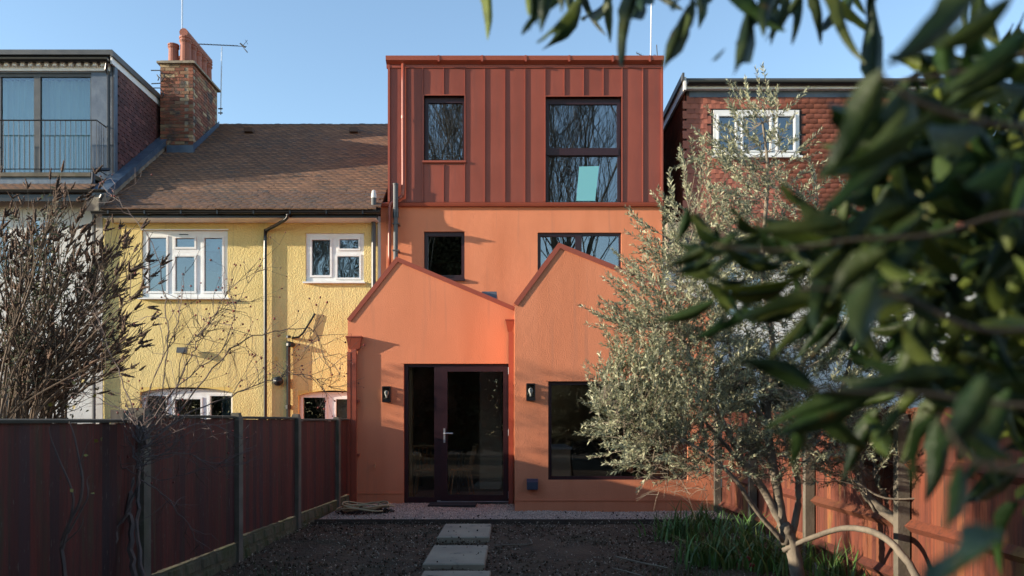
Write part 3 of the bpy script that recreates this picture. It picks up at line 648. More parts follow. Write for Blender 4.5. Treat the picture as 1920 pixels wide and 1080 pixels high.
# gutter and fascia
mb = MB(); gy, gz = 15.86, Z(391, 15.86)
hp = [(gy+.055*math.cos(t), gz-.055+.055*math.sin(t)*1.0-.0) for t in [math.pi+math.pi*k/8 for k in range(9)]]
mb.prism_x(hp[::-1], X(172, gy), X(713, gy)); mb.build('gutter', m_black, yh, label='long black half-round gutter')
mb = MB()
for px in range(205, 712, 68): mb.box(X(px, gy)-.015, X(px, gy)+.015, gy-.062, gy+.05, gz-.115, gz-.05)
mb.build('gutter_joint', m_black, yh)
MB().box(yx0+.2, yx1+.02, 15.93, 15.95, Z(408, 15.93), gz-.03).build('fascia', m_black, yh); MB().box(yx0+.2, yx1, 15.951, YY-.002, Z(408, 15.93), Z(406.5, 15.93)).build('soffit', m_upvc, yh)
mb = MB(); q = YY-.06
mb.tube(smooth_path([P(540, 400, gy), P(538, 409, gy+.03), P(520, 421, 16.1), P(500, 432, q), P(497.5, 445, q), P(497.5, 600, q), P(497.5, 900, q)], 3), .034, 8); mb.build('downpipe', m_black, yh, smooth=True)
mb = MB(); mb.tube([P(541, 900, q), P(540.5, 640, q)], .042, 8); mb.lathe(P(545, 645, q)-Vector((0, 0, .06)), [(.05, 0), (.09, .02), (.09, .07), (.05, .1)], 10)
mb.tube([P(548, 634, q), P(560, 632, q), P(568, 625, q), P(591, 588, q+.03)], .021, 7); mb.lathe(P(540.5, 762, q)-Vector((0, 0, .05)), [(.06, 0), (.06, .08)], 8); mb.lathe(P(541, 633, q)-Vector((0, 0, .01)), [(.05, 0), (.05, .05)], 8)
mb.build('soil_pipe', m_black, yh)
mb = MB(); fx = P(701, 400, 16.1); mb.lathe((fx.x, fx.y, fx.z-.02), [(.05, 0), (.05, .32)], 12); mb.build('flue_pipe', m_dgrey, yh)
MB().lathe((fx.x, fx.y, fx.z+.30), [(.055, 0), (.055, .05), (.04, .14), (.012, .16)], 12).build('flue_cap', m_clear, yh)
MB().tube([P(700.5, 410, YY-.07), P(700.5, 900, YY-.07)], .045, 10).build('downpipe', m_dgrey, yh)
MB().box(X(708, 16.3)+.0, XL-.003, YM+.03, YM+.059, 0, Z(405, 16.3)).build('party_pier', m_white, yh)
c = P(342, 657, YY-.1); t = thing('floodlight', 'small grey floodlight on the yellow wall above the arched window', 'floodlight', c)
MB().prism_x([(c.y-.06, c.z-.05), (c.y-.03, c.z+.06), (c.y+.02, c.z+.06), (c.y+.0, c.z-.05)], c.x-.1, c.x+.1).build('housing', m_dgrey, t); MB().tube([(c.x, c.y+.1, c.z-.05), (c.x, c.y-.02, c.z-.06)], .015, 6).build('bracket', m_black, t)
c = P(523, 715, YY); tag(MB().lathe((c.x, c.y-.14, c.z), [(.02, 0), (.09, .03), (.10, .08), (.06, .139)], 12, 'y').build('pipe_cowl', m_black), 'round black cowl sticking out of the yellow wall beside the downpipe', 'cowl')
c = P(518, 673, YY); mb = MB()
for k in range(3): mb.box(c.x-.03, c.x+.03, c.y-.012, c.y, c.z+.03-k*.03, c.z+.042-k*.03)
tag(mb.build('air_vent', m_yellow_s), 'small slotted air vent in the yellow wall beside downpipe', 'vent')

# chimney
CX0, CX1, CY0, CY1 = -8.15, -7.39, 18.9, 20.5; cz1 = Z(120, 18.9); cz0 = 7.3
ch = MB().box(CX0+.012, CX1-.012, CY0+.012, CY1-.012, cz0, cz1).build('chimney', m_mortar, yh)
bl, bh = .215, .065
br_f = MB().box(-bl/2, bl/2, 0, .05, 0, bh).mesh('brick', m_brick); br_h = MB().box(-.051, .051, 0, .05, 0, bh).mesh('brick', m_brick)
br_s = MB().box(-.05, 0, -bl/2, bl/2, 0, bh).mesh('brick', m_brick)
nr = int((cz1-cz0)/.0775)
for r_ in range(nr):
    z_ = cz1-.075-r_*.0775; off = (r_ % 2)
    xs_ = [CX0+.11+k*.2275 for k in range(3)] if not off else [CX0+.225+k*.2275 for k in range(2)]
    for x in xs_: piece('brick', br_f, (x, CY0+random.uniform(-.003, .003), z_), ch)
    if off: piece('brick', br_h, (CX0+.053, CY0, z_), ch); piece('brick', br_h, (CX1-.058, CY0, z_), ch)
    else: piece('brick', br_h, (CX1-.05, CY0+.002, z_), ch)
    y_ = CY0+.11+.115*off+.05
    while y_ < CY1-.1:
        if ez+(y_-ey)*sl-.1 < z_+.05: piece('brick', br_s, (CX1+random.uniform(-.003, .003), y_, z_), ch)
        y_ += .2275
mb = MB(); mb.box(CX0-.06, CX1+.06, CY0-.06, CY1+.06, cz1+.003, cz1+.05); mb.box(CX0, CX1, CY0, CY1, cz1+.051, cz1+.085); mb.build('chimney_cap', m_mortar, ch)
def pot(x, y, h, r):
    MB().lathe((x, y, cz1+.08), [(r*1.02, 0), (r*.95, h*.75), (r*1.02, h*.78), (r*1.16, h*.84), (r*1.0, h*.87), (r*1.0, h*.92), (r*1.14, h*.94), (r*1.14, h), (r*.8, h), (r*.8, h-.1)], 14).build('chimney_pot', m_pot, ch, smooth=False)
pot(-7.9, 19.05, .43, .115); pot(-7.62, 19.05, .60, .125)
for k in range(1, 5): pot(-7.62, 19.05+k*.33, .58, .12)
for k in range(1, 3): pot(-7.9, 19.05+k*.4, .30, .11)
mb = MB(); mb.tube([(-7.62, 18.93, cz1+.75), (-7.62, 20.5, cz1+.75)], .10, 10); mb.build('ridge_cowl', m_pot, ch)
# flashings
mb = MB()
def slope_z(y): return ez+(y-ey)*sl
mb.prism_x([(18.9, slope_z(18.9)), (20.55, slope_z(20.55)), (20.55, slope_z(20.55)+.16), (18.9, slope_z(18.9)+.2)], CX1+.001, CX1+.02); mb.box(CX0+.2, CX1+.05, 18.78, 18.897, slope_z(18.78)-.02, slope_z(18.78)+.22)
mb.build('lead_flashing', m_leadblue, ch)
mb = MB(); mb.prism_x([(15.85, slope_z(15.85)+.02), (19.2, slope_z(19.2)+.02), (19.2, slope_z(19.2)+.30), (15.85, slope_z(15.85)+.26)], -8.27, -8.03); mb.build('party_parapet', m_mortar, yh)
mb = MB()
for k in range(8):
    a = 16.15+k*.40; mb.prism_x([(a, slope_z(a)+.285), (a+.41, slope_z(a+.41)+.29), (a+.41, slope_z(a+.41)+.31), (a, slope_z(a)+.307)], -8.33, -8.0); mb.prism_x([(a, slope_z(a)+.15), (a+.405, slope_z(a+.405)+.16), (a+.405, slope_z(a+.405)+.285), (a, slope_z(a)+.283)], -8.029, -8.012)
mb.build('parapet_flashing', m_leadblue, yh)
# aerials
def yagi(lab, base, top, tipd, boom_z, L=1.0, n=14):
    t = thing('tv_aerial', lab, 'aerial', base); b, tp = Vector(base), Vector(top)
    MB().tube([b, tp], .017, 8).build('mast', m_alu, t)
    if L:
        d = Vector(tipd).normalized(); a0 = Vector((tp.x, tp.y, boom_z))-d*L*.65; a1 = a0+d*L*1.25
        mb = MB(); mb.tube([a0, a1], .009, 5)
        s = Vector((0, 1, .15)).normalized()
        for k in range(n):
            p = a0+(a1-a0)*(k/(n-1))*.8; mb.tube([p-s*.07, p+s*.07+Vector((.02, 0, .03))], .005, 4)
        for q_ in (-1, 1): mb.tube([a1-d*.1, a1+Vector((.02, 0, q_*.16))], .008, 4); mb.tube([a1+Vector((0, -.1, q_*.12)), a1+Vector((0, .1, q_*.1))], .006, 4)
        mb.tube([a1-d*.16+Vector((0, 0, .07)), a1-d*.03-Vector((0, 0, .03))], .02, 5)
        mb.build('antenna', m_dgrey, t)
    return t
t = yagi('silver mast with toothed television aerial beside the brick chimney', P(414, 215, 20.55), P(416, 88, 20.55), (1, .15, .02), P(416, 85, 20.55).z)
MB().box(-7.39, X(418, 20.55), 20.52, 20.54, Z(204, 20.5), Z(202, 20.5)).box(-7.39, X(418, 20.55), 20.52, 20.54, Z(212, 20.5), Z(210, 20.5)).build('bracket', m_dgrey, t)
t = thing('aerial_mast', 'thin pale mast rising behind the chimney pots', 'mast', P(342, 120, 20.4)); MB().tube([P(341, 130, 20.4), P(342, -30, 20.4)], .022, 8).build('pole', m_alu, t)
t = yagi('silver mast with small aerial rising behind the red metal dormer', P(1220, 135, 19), P(1222, -25, 19), (-1, .3, .12), P(1205, 105, 19).z, 0)
mb = MB(); mb.tube([P(1219, 112, 19), P(1193, 99, 19)], .01, 5)
for k in range(6): mb.tube([P(1194+k*4, 96+k*2, 18.95), P(1195+k*4, 104+k*2, 19.05)], .004, 4)
mb.tube([P(1233, 112, 19), P(1231, 84, 19)], .012, 5); mb.tube([P(1226, 112, 19), P(1226, 103, 19), P(1229, 103, 19), P(1230, 112, 19)], .008, 5); mb.build('antenna', m_dgrey, t)
t = thing('broken_aerial', 'tangle of dark broken aerial brackets on the chimney side', 'aerial', P(300, 150, 18.95))
mb = MB()
for a, b, c in (((283, 132), (299, 132), (307, 139)), ((284, 157), (301, 156), (303, 150)), ((285, 165), (300, 165), (305, 172)), ((307, 139), (308, 145), (303, 152)), ((305, 172), (307, 178), (303, 184)), ((294, 140), (298, 146), (296, 151)), ((296, 143), (305, 150), (300, 140))):
    mb.tube([P(*a, 18.85), P(*b, 18.85), P(*c, 18.88)], .013, 5)
mb.build('bracket', m_dgrey, t)

# ------------------------------------------------------------------ WHITE HOUSE (left)
wx1 = -8.27; YW = 16.95
wh = thing('white_house', 'white rendered house with dark balcony dormer at the left edge', 'house', (-10.8, 16.4, 0))
wl = PR(50, 100, 405, 520, 16.36); wl2 = PR(-60, 20, 405, 520, 16.36)
mb = MB(); mb.plate(-13.7, wx1+.06, 0, Z(372, 16.36), 16.36, 16.6, [wl, wl2]); mb.box(-13.7, -13.5, 16.6, 24, 0, 7.5); mb.box(-8.42, wx1+.06, 16.6, 24, 0, 5); mb.box(-13.5, -8.42, 23.8, 24, 0, 5); mb.build('wall', m_white, wh)
MB().box(-13.5, -8.43, 16.61, 23.7, 2.6, 2.8).box(-13.5, -8.43, 16.61, 23.7, 5.0, 5.15).build('floor_slab', m_dark, wh)
frame_px(wh, (50.3, 99.7, 405.3, 519.7), [(56, 72, 412, 440), (78, 94, 412, 440), (56, 72, 446, 513), (78, 94, 446, 513)], 16.36, m_upvc, g_old, .04)
frame_px(wh, (-59, 19.7, 405.3, 519.7), [(-50, -25, 412, 513), (-15, 13, 412, 513)], 16.36, m_upvc, g_old, .04)
MB().box(-13.7, wx1+.06, 15.93, 15.95, Z(377, 15.93), Z(364, 15.93)).build('fascia', m_black, wh)
mb = MB(); gy2, gz2 = 15.87, Z(356, 15.87); hp = [(gy2+.055*math.cos(t_), gz2-.0+.055*math.sin(t_)) for t_ in [math.pi+math.pi*k/8 for k in range(9)]]
mb.prism_x(hp[::-1], -13.7, X(197, gy2)); mb.build('gutter', m_black, wh)
MB().tube(smooth_path([P(192, 365, 15.9), P(186, 376, 15.95), P(176, 386, 16.1), P(176, 400, 16.28), P(176, 900, 16.28)], 3), .035, 8).build('downpipe', m_dgrey, wh)
# skirt roof under the dormer
sk = MB().prism_x([(15.93, Z(357, 15.93)-.03), (16.5, Z(345, 16.5)-.03), (16.9, Z(345, 16.5)-.03), (16.9, Z(357, 15.93)-.1), (15.93, Z(357, 15.93)-.08)], -13.7, wx1-.02).build('skirt_roof', m_dark, wh)
sa = math.atan2(Z(345, 16.5)-Z(357, 15.93), .57)
for r_ in range(5):
    for k in range(33):
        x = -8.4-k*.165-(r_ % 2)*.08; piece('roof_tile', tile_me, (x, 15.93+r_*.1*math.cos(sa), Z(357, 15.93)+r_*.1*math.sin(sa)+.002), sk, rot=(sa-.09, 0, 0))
# dormer
wt = Z(119, YW); wb = Z(345, YW)
gl = [PR(-110, -8, 143, 322, YW), PR(-0, 62, 143, 322, YW), PR(74, 168, 143, 322, YW)]
mb = MB(); hole = (gl[0][0]-.08, X(171, YW), Z(323.5, YW), Z(137, YW)); mb.plate(-13.5, wx1-.03, wb, wt, YW, YW+.1, [hole]); mb.box(-8.36, wx1-.03, YW+.1, 20.4, slope_z(17), wt-.03)
mb.build('dormer_wall', m_lead, wh)
MB().prism_x([(16.75, wt+.1), (20.3, wt+.1), (20.3, wt+.2), (16.75, wt+.2)], -13.6, wx1+.06).build('flat_roof', m_dgrey, wh)
window(wh, hole[0]+.002, hole[1]-.002, hole[2]+.002, hole[3]-.002, YW+.03, gl, m_dgrey, g_curt, depth=.07, name='glazed_door')
mb = MB(); gy3, gz3 = YW-.20, Z(110, YW-.20)
hp = [(gy3+.06*math.cos(t_), gz3+.06*math.sin(t_)) for t_ in [math.pi+math.pi*k/8 for k in range(9)]]; mb.prism_x(hp[::-1], -13.7, wx1-.02); mb.build('gutter', m_black, wh)
MB().box(-13.6, wx1-.05, YW-.13, YW-.005, Z(119.5, YW)+.0, Z(116, YW)+.06).build('soffit', m_black, wh)
MB().box(-13.6, wx1-.07, YW-.05, YW-.001, Z(134.5, YW), Z(119.8, YW)).build('cornice', m_upvc, wh)
dn = MB().box(-.04, .04, -.08, 0, 0, .075).mesh('dentil', m_upvc)
x = wx1-.17
while x > -13.4: piece('dentil', dn, (x, YW-.051, Z(128, YW)), wh); x -= .166
mb = MB(); mb.tube([P(200, 112, YW-.19), P(199, 130, YW-.12), P(203.5, 141, YW-.07), P(203.5, 318, YW-.07)], .035, 8)
mb.tube([P(204, 318, YW-.1), P(180, 318, 16.5), P(175, 324, 16.45), P(174, 345, 16.4)], .035, 8); mb.build('downpipe', m_black, wh)
mb = MB(); mb.prism_x([(16.45, Z(332, 16.5)), (16.45, Z(325, 16.5)), (YW-.002, Z(325, 16.5)+.02), (YW-.002, Z(332, 16.5))], -13.5, X(172, 16.5)); mb.build('balcony_ledge', m_concrete, wh)
MB().box(-13.5, X(180, 16.55), 16.5, 16.52, Z(346, 16.5), Z(332, 16.5)-.002).build('lead_apron', m_lead, wh)
yb = 16.56; rtop, rbot = Z(225.5, yb), Z(317, yb); rail = MB()
rail.tube([(-13.4, yb, rtop), (-8.43, yb, rtop), (-8.43, YW, rtop)], .014, 6); rail.tube([(-13.4, yb, rbot), (-8.43, yb, rbot), (-8.43, YW, rbot)], .010, 6); rl = rail.build('balcony_railing', m_black, wh)
bm_ = MB().tube([(0, 0, rbot+.005), (0, 0, rtop-.005)], .0065, 5).mesh('baluster', m_black)
x = -8.43
while x > -12: piece('baluster', bm_, (x, yb, 0), rl); x -= .105
for k in range(1, 4): piece('baluster', bm_, (-8.43, yb+k*.095, 0), rl)
for x in (-8.46, -10.3): MB().box(x-.012, x+.012, yb-.01, yb+.01, Z(325, yb), rbot).build('railing_post', m_black, rl)
curtain('pale blue-green curtains hanging behind the balcony glass', -12.6, X(169, YW), Z(322, YW)-.02, Z(140, YW), YW+.3, m_curtain, .035, 42)
# cheek verge and hung tiles
ck = MB().prism_x([(YW, slope_z(16.9)), (20.1, slope_z(20.1)), (20.1, wt), (YW, wt)], wx1-.029, wx1-.001).build('dormer_cheek', m_dark, wh)
mb = MB(); mb.box(wx1, wx1+.04, 16.80, 20.15, wt-.07, wt+.09); mb.build('verge_board', m_upvc, wh)
MB().box(wx1+.041, wx1+.09, 16.72, 20.2, wt+.06, wt+.17).build('verge_trim', m_dgrey, wh)
MB().box(wx1+.0, wx1+.03, YW-.02, YW+.1, slope_z(YW)+.2, wt-.07).build('corner_flashing', m_lead, wh)
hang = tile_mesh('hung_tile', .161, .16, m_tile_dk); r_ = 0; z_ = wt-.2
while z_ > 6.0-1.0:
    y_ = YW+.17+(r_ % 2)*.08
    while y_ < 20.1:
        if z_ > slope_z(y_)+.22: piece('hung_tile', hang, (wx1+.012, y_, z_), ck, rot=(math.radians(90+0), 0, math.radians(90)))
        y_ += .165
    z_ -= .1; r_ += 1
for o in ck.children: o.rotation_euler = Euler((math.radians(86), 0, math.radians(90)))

# grey fence in far gardens
t = thing('weathered_fence', 'weathered grey board fence behind the brown shrub', 'fence', (-9, 13, 0))
bd = MB().box(-.06, .06, 0, .02, 0, 1).mesh('board', m_greywood)
for k in range(44): piece('board', bd, (-7.9-k*.125, 13+(k % 2)*.012, -.05), t, scale=(1, 1, Z(716+random.uniform(-2, 2), 13)+.05))

# ------------------------------------------------------------------ RED TILED HOUSE (right)
YQ = 16.42; qx0, qx1 = X(1287, YQ), 9.3
rh = thing('red_tiled_house', 'white house with red tile-hung dormer to the right of orange house', 'house', (6.2, 16.5, 0))
qt = Z(168, YQ); qb = Z(428, YQ)
q1 = PR(1337, 1498, 207, 294, YQ); q2 = PR(1660, 1745, 207, 294, YQ)
mb = MB(); mb.plate(qx0, qx1, qb, qt, YQ, YQ+.15, [q1, q2]); mb.box(qx0, qx0+.12, YQ+.15, 21.5, qb, qt); mb.box(qx1-.12, qx1, YQ+.15, 21.5, qb, qt); mb.box(qx0+.12, qx1-.12, 21.3, 21.5, qb, qt)
dw = mb.build('dormer_wall', m_dark, rh)
frame_px(rh, (1337.3, 1497.7, 207.3, 293.7), [(1347, 1378, 219, 283), (1392, 1443, 219, 283), (1457, 1488, 219, 283)], YQ, m_upvc, g_old, -.03, sash=.03)
frame_px(rh, (1660.3, 1744.7, 207.3, 293.7), [(1670, 1696, 219, 283), (1708, 1735, 219, 283)], YQ, m_upvc, g_old, -.03, sash=.03)
MB().box(q1[0]-.04, q1[1]+.04, YQ-.1, YQ-.03, q1[2]-.04, q1[2]-.002).build('window_sill', m_upvc, rh)
MB().box(qx0+.05, qx1, YQ-.02, YQ-.001, Z(183, YQ), Z(169, YQ)).build('lead_band', m_lead, rh)
MB().box(qx0-.04, qx1, YQ-.14, YQ-.021, Z(171.5, YQ), Z(160, YQ)).build('fascia', m_upvc, rh)
gy4, gz4 = YQ-.2, Z(153, YQ-.2); hp = [(gy4+.065*math.cos(t_), gz4+.07*math.sin(t_)) for t_ in [math.pi+math.pi*k/8 for k in range(9)]]
mb = MB(); mb.prism_x(hp[::-1], qx0-.02, qx1); mb.build('gutter', m_black, rh)
MB().box(qx0-.04, qx1, YQ-.14, 21.6, Z(159.5, YQ), Z(152, YQ)).build('flat_roof', m_dgrey, rh)
MB().box(qx0-.09, qx0-.045, YQ-.2, 21.6, Z(171, YQ)-.05, Z(152, YQ)).build('verge_board', m_upvc, rh)
MB().box(qx0-.13, qx0-.091, YQ-.25, 21.6, Z(158, YQ), Z(146, YQ)).build('verge_trim', m_dgrey, rh)
ht = tile_mesh('hung_tile', .161, .16, m_tile_red)
fr_, z_, r_ = [], Z(183, YQ)-.13, 0
while z_ > qb-.02:
    x = qx0+.085-(r_ % 2)*.08+(.0 if r_ % 2 == 0 else .08)*0
    while x < qx1:
        inw = any(q[0]-.06 < x < q[1]+.06 and q[2]-.10 < z_ < q[3]-.02 for q in (q1, q2))
        if not inw: fr_.append((x, YQ-.004, z_, 0))
        x += .165
    z_ -= .1; r_ += 1
vis = [a for a in fr_ if a[0] < 5.45][:299]; sv = set(vis); rest = [a for a in fr_ if a not in sv]
for x, y_, z_, _ in vis: piece('hung_tile', ht, (x, y_, z_), dw, rot=(math.radians(86+random.uniform(-1.2, 1.2)), 0, random.uniform(-.02, .02)))
tiles_stuff('hung_tiles', rest, ht, lambda a: Euler((math.radians(86), 0, 0)), dw, m_tile_red)
ch_ = []
for k in range(29):
    for j in range(22): ch_.append((qx0-.012, YQ+.12+j*.165+(k % 2)*.08, Z(183, YQ)-.05-k*.1, 0))
tiles_stuff('cheek_tiles', ch_, ht, lambda a: Euler((math.radians(86), 0, math.radians(-90))), dw, m_tile_red)
qw1 = PR(1340, 1440, 500, 600, 16.4); qw2 = PR(1340, 1500, 680, 800, 16.4); qw3 = PR(1560, 1680, 500, 600, 16.4)
mb = MB(); mb.plate(3.02, 9.4, 0, Z(440, 16.4), 16.4, 16.65, [qw1, qw2, qw3]); mb.box(9.2, 9.4, 16.65, 24, 0, 5); mb.box(3.02, 3.2, 16.65, 24, 0, 5.0); mb.box(3.2, 9.2, 23.8, 24, 0, 5); mb.build('wall', m_white, rh)
MB().box(3.21, 9.19, 16.66, 23.7, 2.6, 2.8).box(3.21, 9.19, 16.66, 23.7, 4.9, 5.0).build('floor_slab', m_dark, rh)
for q_, r_ in ((qw1, (1340.3, 1439.7, 500.3, 599.7)), (qw2, (1340.3, 1499.7, 680.3, 799.7)), (qw3, (1560.3, 1679.7, 500.3, 599.7))):
    w_ = (r_[1]-r_[0])/2; frame_px(rh, r_, [(r_[0]+9, r_[0]+w_-6, r_[2]+9, r_[3]-9), (r_[0]+w_+6, r_[1]-9, r_[2]+9, r_[3]-9)], 16.4, m_upvc, g_old, .05)
MB().prism_x([(15.95, Z(446, 15.95)), (YQ-.01, qb+.0), (YQ-.01, qb-.1), (15.95, Z(446, 15.95)-.08)], 3.05, 9.4).build('skirt_roof', m_tile, rh)
MB().box(3.05, 9.4, 15.9, 15.95, Z(458, 15.95), Z(447, 15.95)).build('fascia', m_black, rh)
MB().box(3.05, 3.3, 16.0, 21, qb-.6, qb+.02).build('party_parapet', m_mortar, rh)
MB().lathe(P(1792, 182, 17.3), [(.06, 0), (.06, .62), (.07, .63), (.07, .66)], 12).build('flue_pipe', m_alu, rh)
MB().tube([P(1780, 325, 16.35), P(1780, 372, 16.35)], .04, 8).build('waste_pipe', m_upvc, rh)
# next house to the right
nh = thing('far_right_house', 'pale neighbouring house mostly hidden behind the leaves at the right edge', 'house', (11.5, 17, 0))
MB().plate(9.45, 14.5, 0, 6.4, 17.4, 17.6, [(9.9, 11.6, 4.9, 6.0)]).build('wall', m_white, nh)
MB().box(9.45, 14.5, 17.1, 22, 6.65, 6.85).build('roof', m_tile, nh); MB().box(9.45, 14.5, 17.05, 17.39, 6.42, 6.6).build('fascia', m_upvc, nh)
window(nh, 9.91, 11.59, 4.91, 5.99, 17.45, [(10, 10.7, 5, 5.9), (10.8, 11.5, 5, 5.9)], m_upvc, g_old)
MB().box(9.6, 14.4, 17.61, 22, 6.3, 6.4).box(9.6, 14.4, 21, 21.2, 0, 6.3).build('floor_slab', m_dark, nh)

# ------------------------------------------------------------------ LEFT FENCE
def fx_(z): return -2.636-.0523*(12.26-z)
posts = [.7, 2.6, 4.53, 6.47, 8.40, 10.34, 12.26]
lf = thing('red_fence', 'dark red stained board fence with grey concrete posts on the left', 'fence', (-2.9, 8, ground(8)))
tops = {.7: .02, 2.6: -.01, 4.53: -.02, 6.47: .02, 8.40: .03, 10.34: -.008, 12.26: -.005}
pm = MB().add([(-.05, -.055, 0), (.05, -.055, 0), (.05, .055, 0), (-.05, .055, 0), (-.05, -.055, .96), (.05, -.055, .96), (.05, .055, .96), (-.05, .055, .96), (-.035, -.035, 1), (.035, -.035, 1), (.035, .035, 1), (-.035, .035, 1)],
              [(0, 1, 5, 4), (1, 2, 6, 5), (2, 3, 7, 6), (3, 0, 4, 7), (4, 5, 9, 8), (5, 6, 10, 9), (6, 7, 11, 10), (7, 4, 8, 11), (8, 9, 10, 11)]).mesh('post', m_concrete)
fa = -math.atan(.0523)
for y_ in posts:
    top = {6.47: .09, 8.40: .077, 10.34: .08, 12.26: .05}.get(y_, .07); g0 = ground(y_)-.1
    piece('post', pm, (fx_(y_)+.0, y_, g0), lf, rot=(0, 0, fa), scale=(1, 1, E+top-g0))
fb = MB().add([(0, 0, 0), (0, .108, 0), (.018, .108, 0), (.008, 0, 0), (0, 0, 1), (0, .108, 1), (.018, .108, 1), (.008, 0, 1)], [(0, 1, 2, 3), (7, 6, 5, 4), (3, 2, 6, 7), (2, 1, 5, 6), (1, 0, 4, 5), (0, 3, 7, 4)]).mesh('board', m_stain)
ends = posts+[13.02]
for i in range(len(posts)):
    a, b = ends[i]+.056, ends[i+1]-(.056 if i < 6 else 0)
    top = E+{0: .01, 1: -.03, 2: -.02, 3: .018, 4: .012, 5: -.01, 6: -.002}[i]; bot = E-{0: 1.3, 1: 1.3, 2: 1.28, 3: 1.25, 4: 1.2, 5: 1.19, 6: 1.17}[i]
    n = max(2, int((b-a)/.1)); w = (b-a)/n
    for k in range(n):
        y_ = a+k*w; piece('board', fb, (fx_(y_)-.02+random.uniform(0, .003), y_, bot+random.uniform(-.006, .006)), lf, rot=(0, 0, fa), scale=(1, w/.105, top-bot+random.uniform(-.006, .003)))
    xa, xb = fx_(a), fx_(b)
    MB().add([(xa-.035, a, top+.002), (xa+.022, a, top+.002), (xb+.022, b, top+.002), (xb-.035, b, top+.002), (xa-.035, a, top+.03), (xa+.022, a, top+.022), (xb+.022, b, top+.022), (xb-.035, b, top+.03)],
             [(3, 2, 1, 0), (4, 5, 6, 7), (0, 1, 5, 4), (1, 2, 6, 5), (2, 3, 7, 6), (3, 0, 4, 7)]).build('capping_rail', m_cap, lf)
    MB().add([(xa-.025, a, ground(a)-.15), (xa+.025, a, ground(a)-.15), (xb+.025, b, ground(b)-.15), (xb-.025, b, ground(b)-.15), (xa-.025, a, bot-.008), (xa+.025, a, bot-.008), (xb+.025, b, bot-.008), (xb-.025, b, bot-.008)],
             [(3, 2, 1, 0), (4, 5, 6, 7), (0, 1, 5, 4), (1, 2, 6, 5), (2, 3, 7, 6), (3, 0, 4, 7)]).build('gravel_board', m_mossy, lf)
    # rock-face blocks cast on the gravel board
    for k in range(int((b-a)/.32)):
        for j in range(2):
            y_ = a+.02+k*.32+(j*.1); z_ = bot-.13-j*.13
            if y_+.28 < b and z_ > ground(y_)-.1: MB().add([(fx_(y_)+.026, y_, z_), (fx_(y_)+.026, y_+.29, z_), (fx_(y_)+.026, y_+.29, z_+.11), (fx_(y_)+.026, y_, z_+.11), (fx_(y_)+.045, y_+.02, z_+.015), (fx_(y_)+.045, y_+.27, z_+.015), (fx_(y_)+.04, y_+.27, z_+.095), (fx_(y_)+.04, y_+.02, z_+.095)],
                [(4, 5, 6, 7), (0, 1, 5, 4), (1, 2, 6, 5), (2, 3, 7, 6), (3, 0, 4, 7)]).build('block', m_mossy, lf)
MB().box(-3.06, -2.94, 6.5, 6.62, -.2, E+.1).box(-3.1, -3.0, 6.3, 6.38, .9, E+.08).build('stub_post', m_greywood, lf)

# ------------------------------------------------------------------ RIGHT FENCE
rf = thing('orange_fence', 'orange-brown vertical board fence with rails behind the olive tree', 'fence', (3.0, 8, ground(8)))
RP = [2.33, 4.28, 6.22, 8.17, 10.08, 11.8]; xf = 2.97
for y_ in RP: piece('post', pm, (xf, y_, ground(y_)-.1), rf, scale=(.9, .7, E+.05-ground(y_)+.1))
fbo = fb.copy(); fbo.materials.clear(); fbo.materials.append(m_orboard)
y_ = 1.5
while y_ < 11.75:
    piece('board', fbo, (xf+.06, y_, ground(y_)+.05+random.uniform(-.01, .01)), rf, rot=(0, 0, random.uniform(-.04, .04)), scale=(1, .86, E+.1-ground(y_)-.05+random.uniform(-.008, .008))); y_ += .088
for h in (-.335, -.80, -1.22):
    for a, b in zip([1.5]+RP, RP):
        if b-a < .1: continue
        ma, mb_ = a+.04, b-.04
        MB().add([(xf+.055, ma, E+h-.05), (xf-.0, ma, E+h), (xf+.055, ma, E+h+.05), (xf+.055, mb_, E+h-.05), (xf-.0, mb_, E+h), (xf+.055, mb_, E+h+.05)], [(0, 1, 2), (5, 4, 3), (0, 3, 4, 1), (1, 4, 5, 2), (2, 5, 3, 0)]).build('rail', m_orboard, rf)

# ------------------------------------------------------------------ OLIVE TREE
OZ = 6.5
ot = thing('olive_tree', 'silvery grey-green olive tree with several leaning trunks by the orange fence', 'tree', P(1500, 1150, OZ))
bm = MB(); stems = []
def stem(pts, r0, r1, n=8):
    q = smooth_path(pts, 5); k = len(q); rr = [r0+(r1-r0)*i/(k-1) for i in range(k)]
    q = [p+Vector((random.gauss(0, r*.12), random.gauss(0, r*.12), 0)) for p, r in zip(q, rr)]; bm.tube(q, rr, n); stems.append(q); return q
def O(px, py, dz=0): return P(px, py, OZ+dz)
stem([O(1512, 1190), O(1500, 1100), O(1484, 1020), O(1470, 985)], .062, .050)
stem([O(1476, 1020), O(1462, 950), O(1450, 870), O(1440, 780, .1), O(1450, 660, .1), O(1430, 500), O(1440, 330), O(1430, 230)], .045, .008)
stem([O(1484, 1010), O(1497, 930, .1), O(1490, 860, .15), O(1480, 780, .2), O(1510, 660, .25), O(1530, 500, .2), O(1520, 400, .2)], .030, .007)
stem([O(1475, 1000), O(1430, 915), O(1390, 860), O(1350, 780, -.1), O(1290, 660, -.1), O(1270, 560), O(1300, 430)], .034, .006)
stem([O(1470, 1015), O(1420, 960, -.1), O(1370, 890, -.2), O(1290, 830, -.3), O(1200, 790, -.3), O(1130, 760, -.3)], .022, .005)
stem([O(1400, 880), O(1330, 800, .3), O(1280, 740, .4), O(1200, 690, .4)], .018, .004)
stem([O(1440, 800), O(1380, 700, .2), O(1360, 600, .3), O(1350, 480, .3)], .022, .005)
stem([O(1468, 1032), O(1530, 1005, -.1), O(1590, 990, -.25), O(1650, 1003, -.45), O(1695, 1045, -.6), O(1730, 1110, -.7), O(1745, 1170, -.75)], .020, .030)
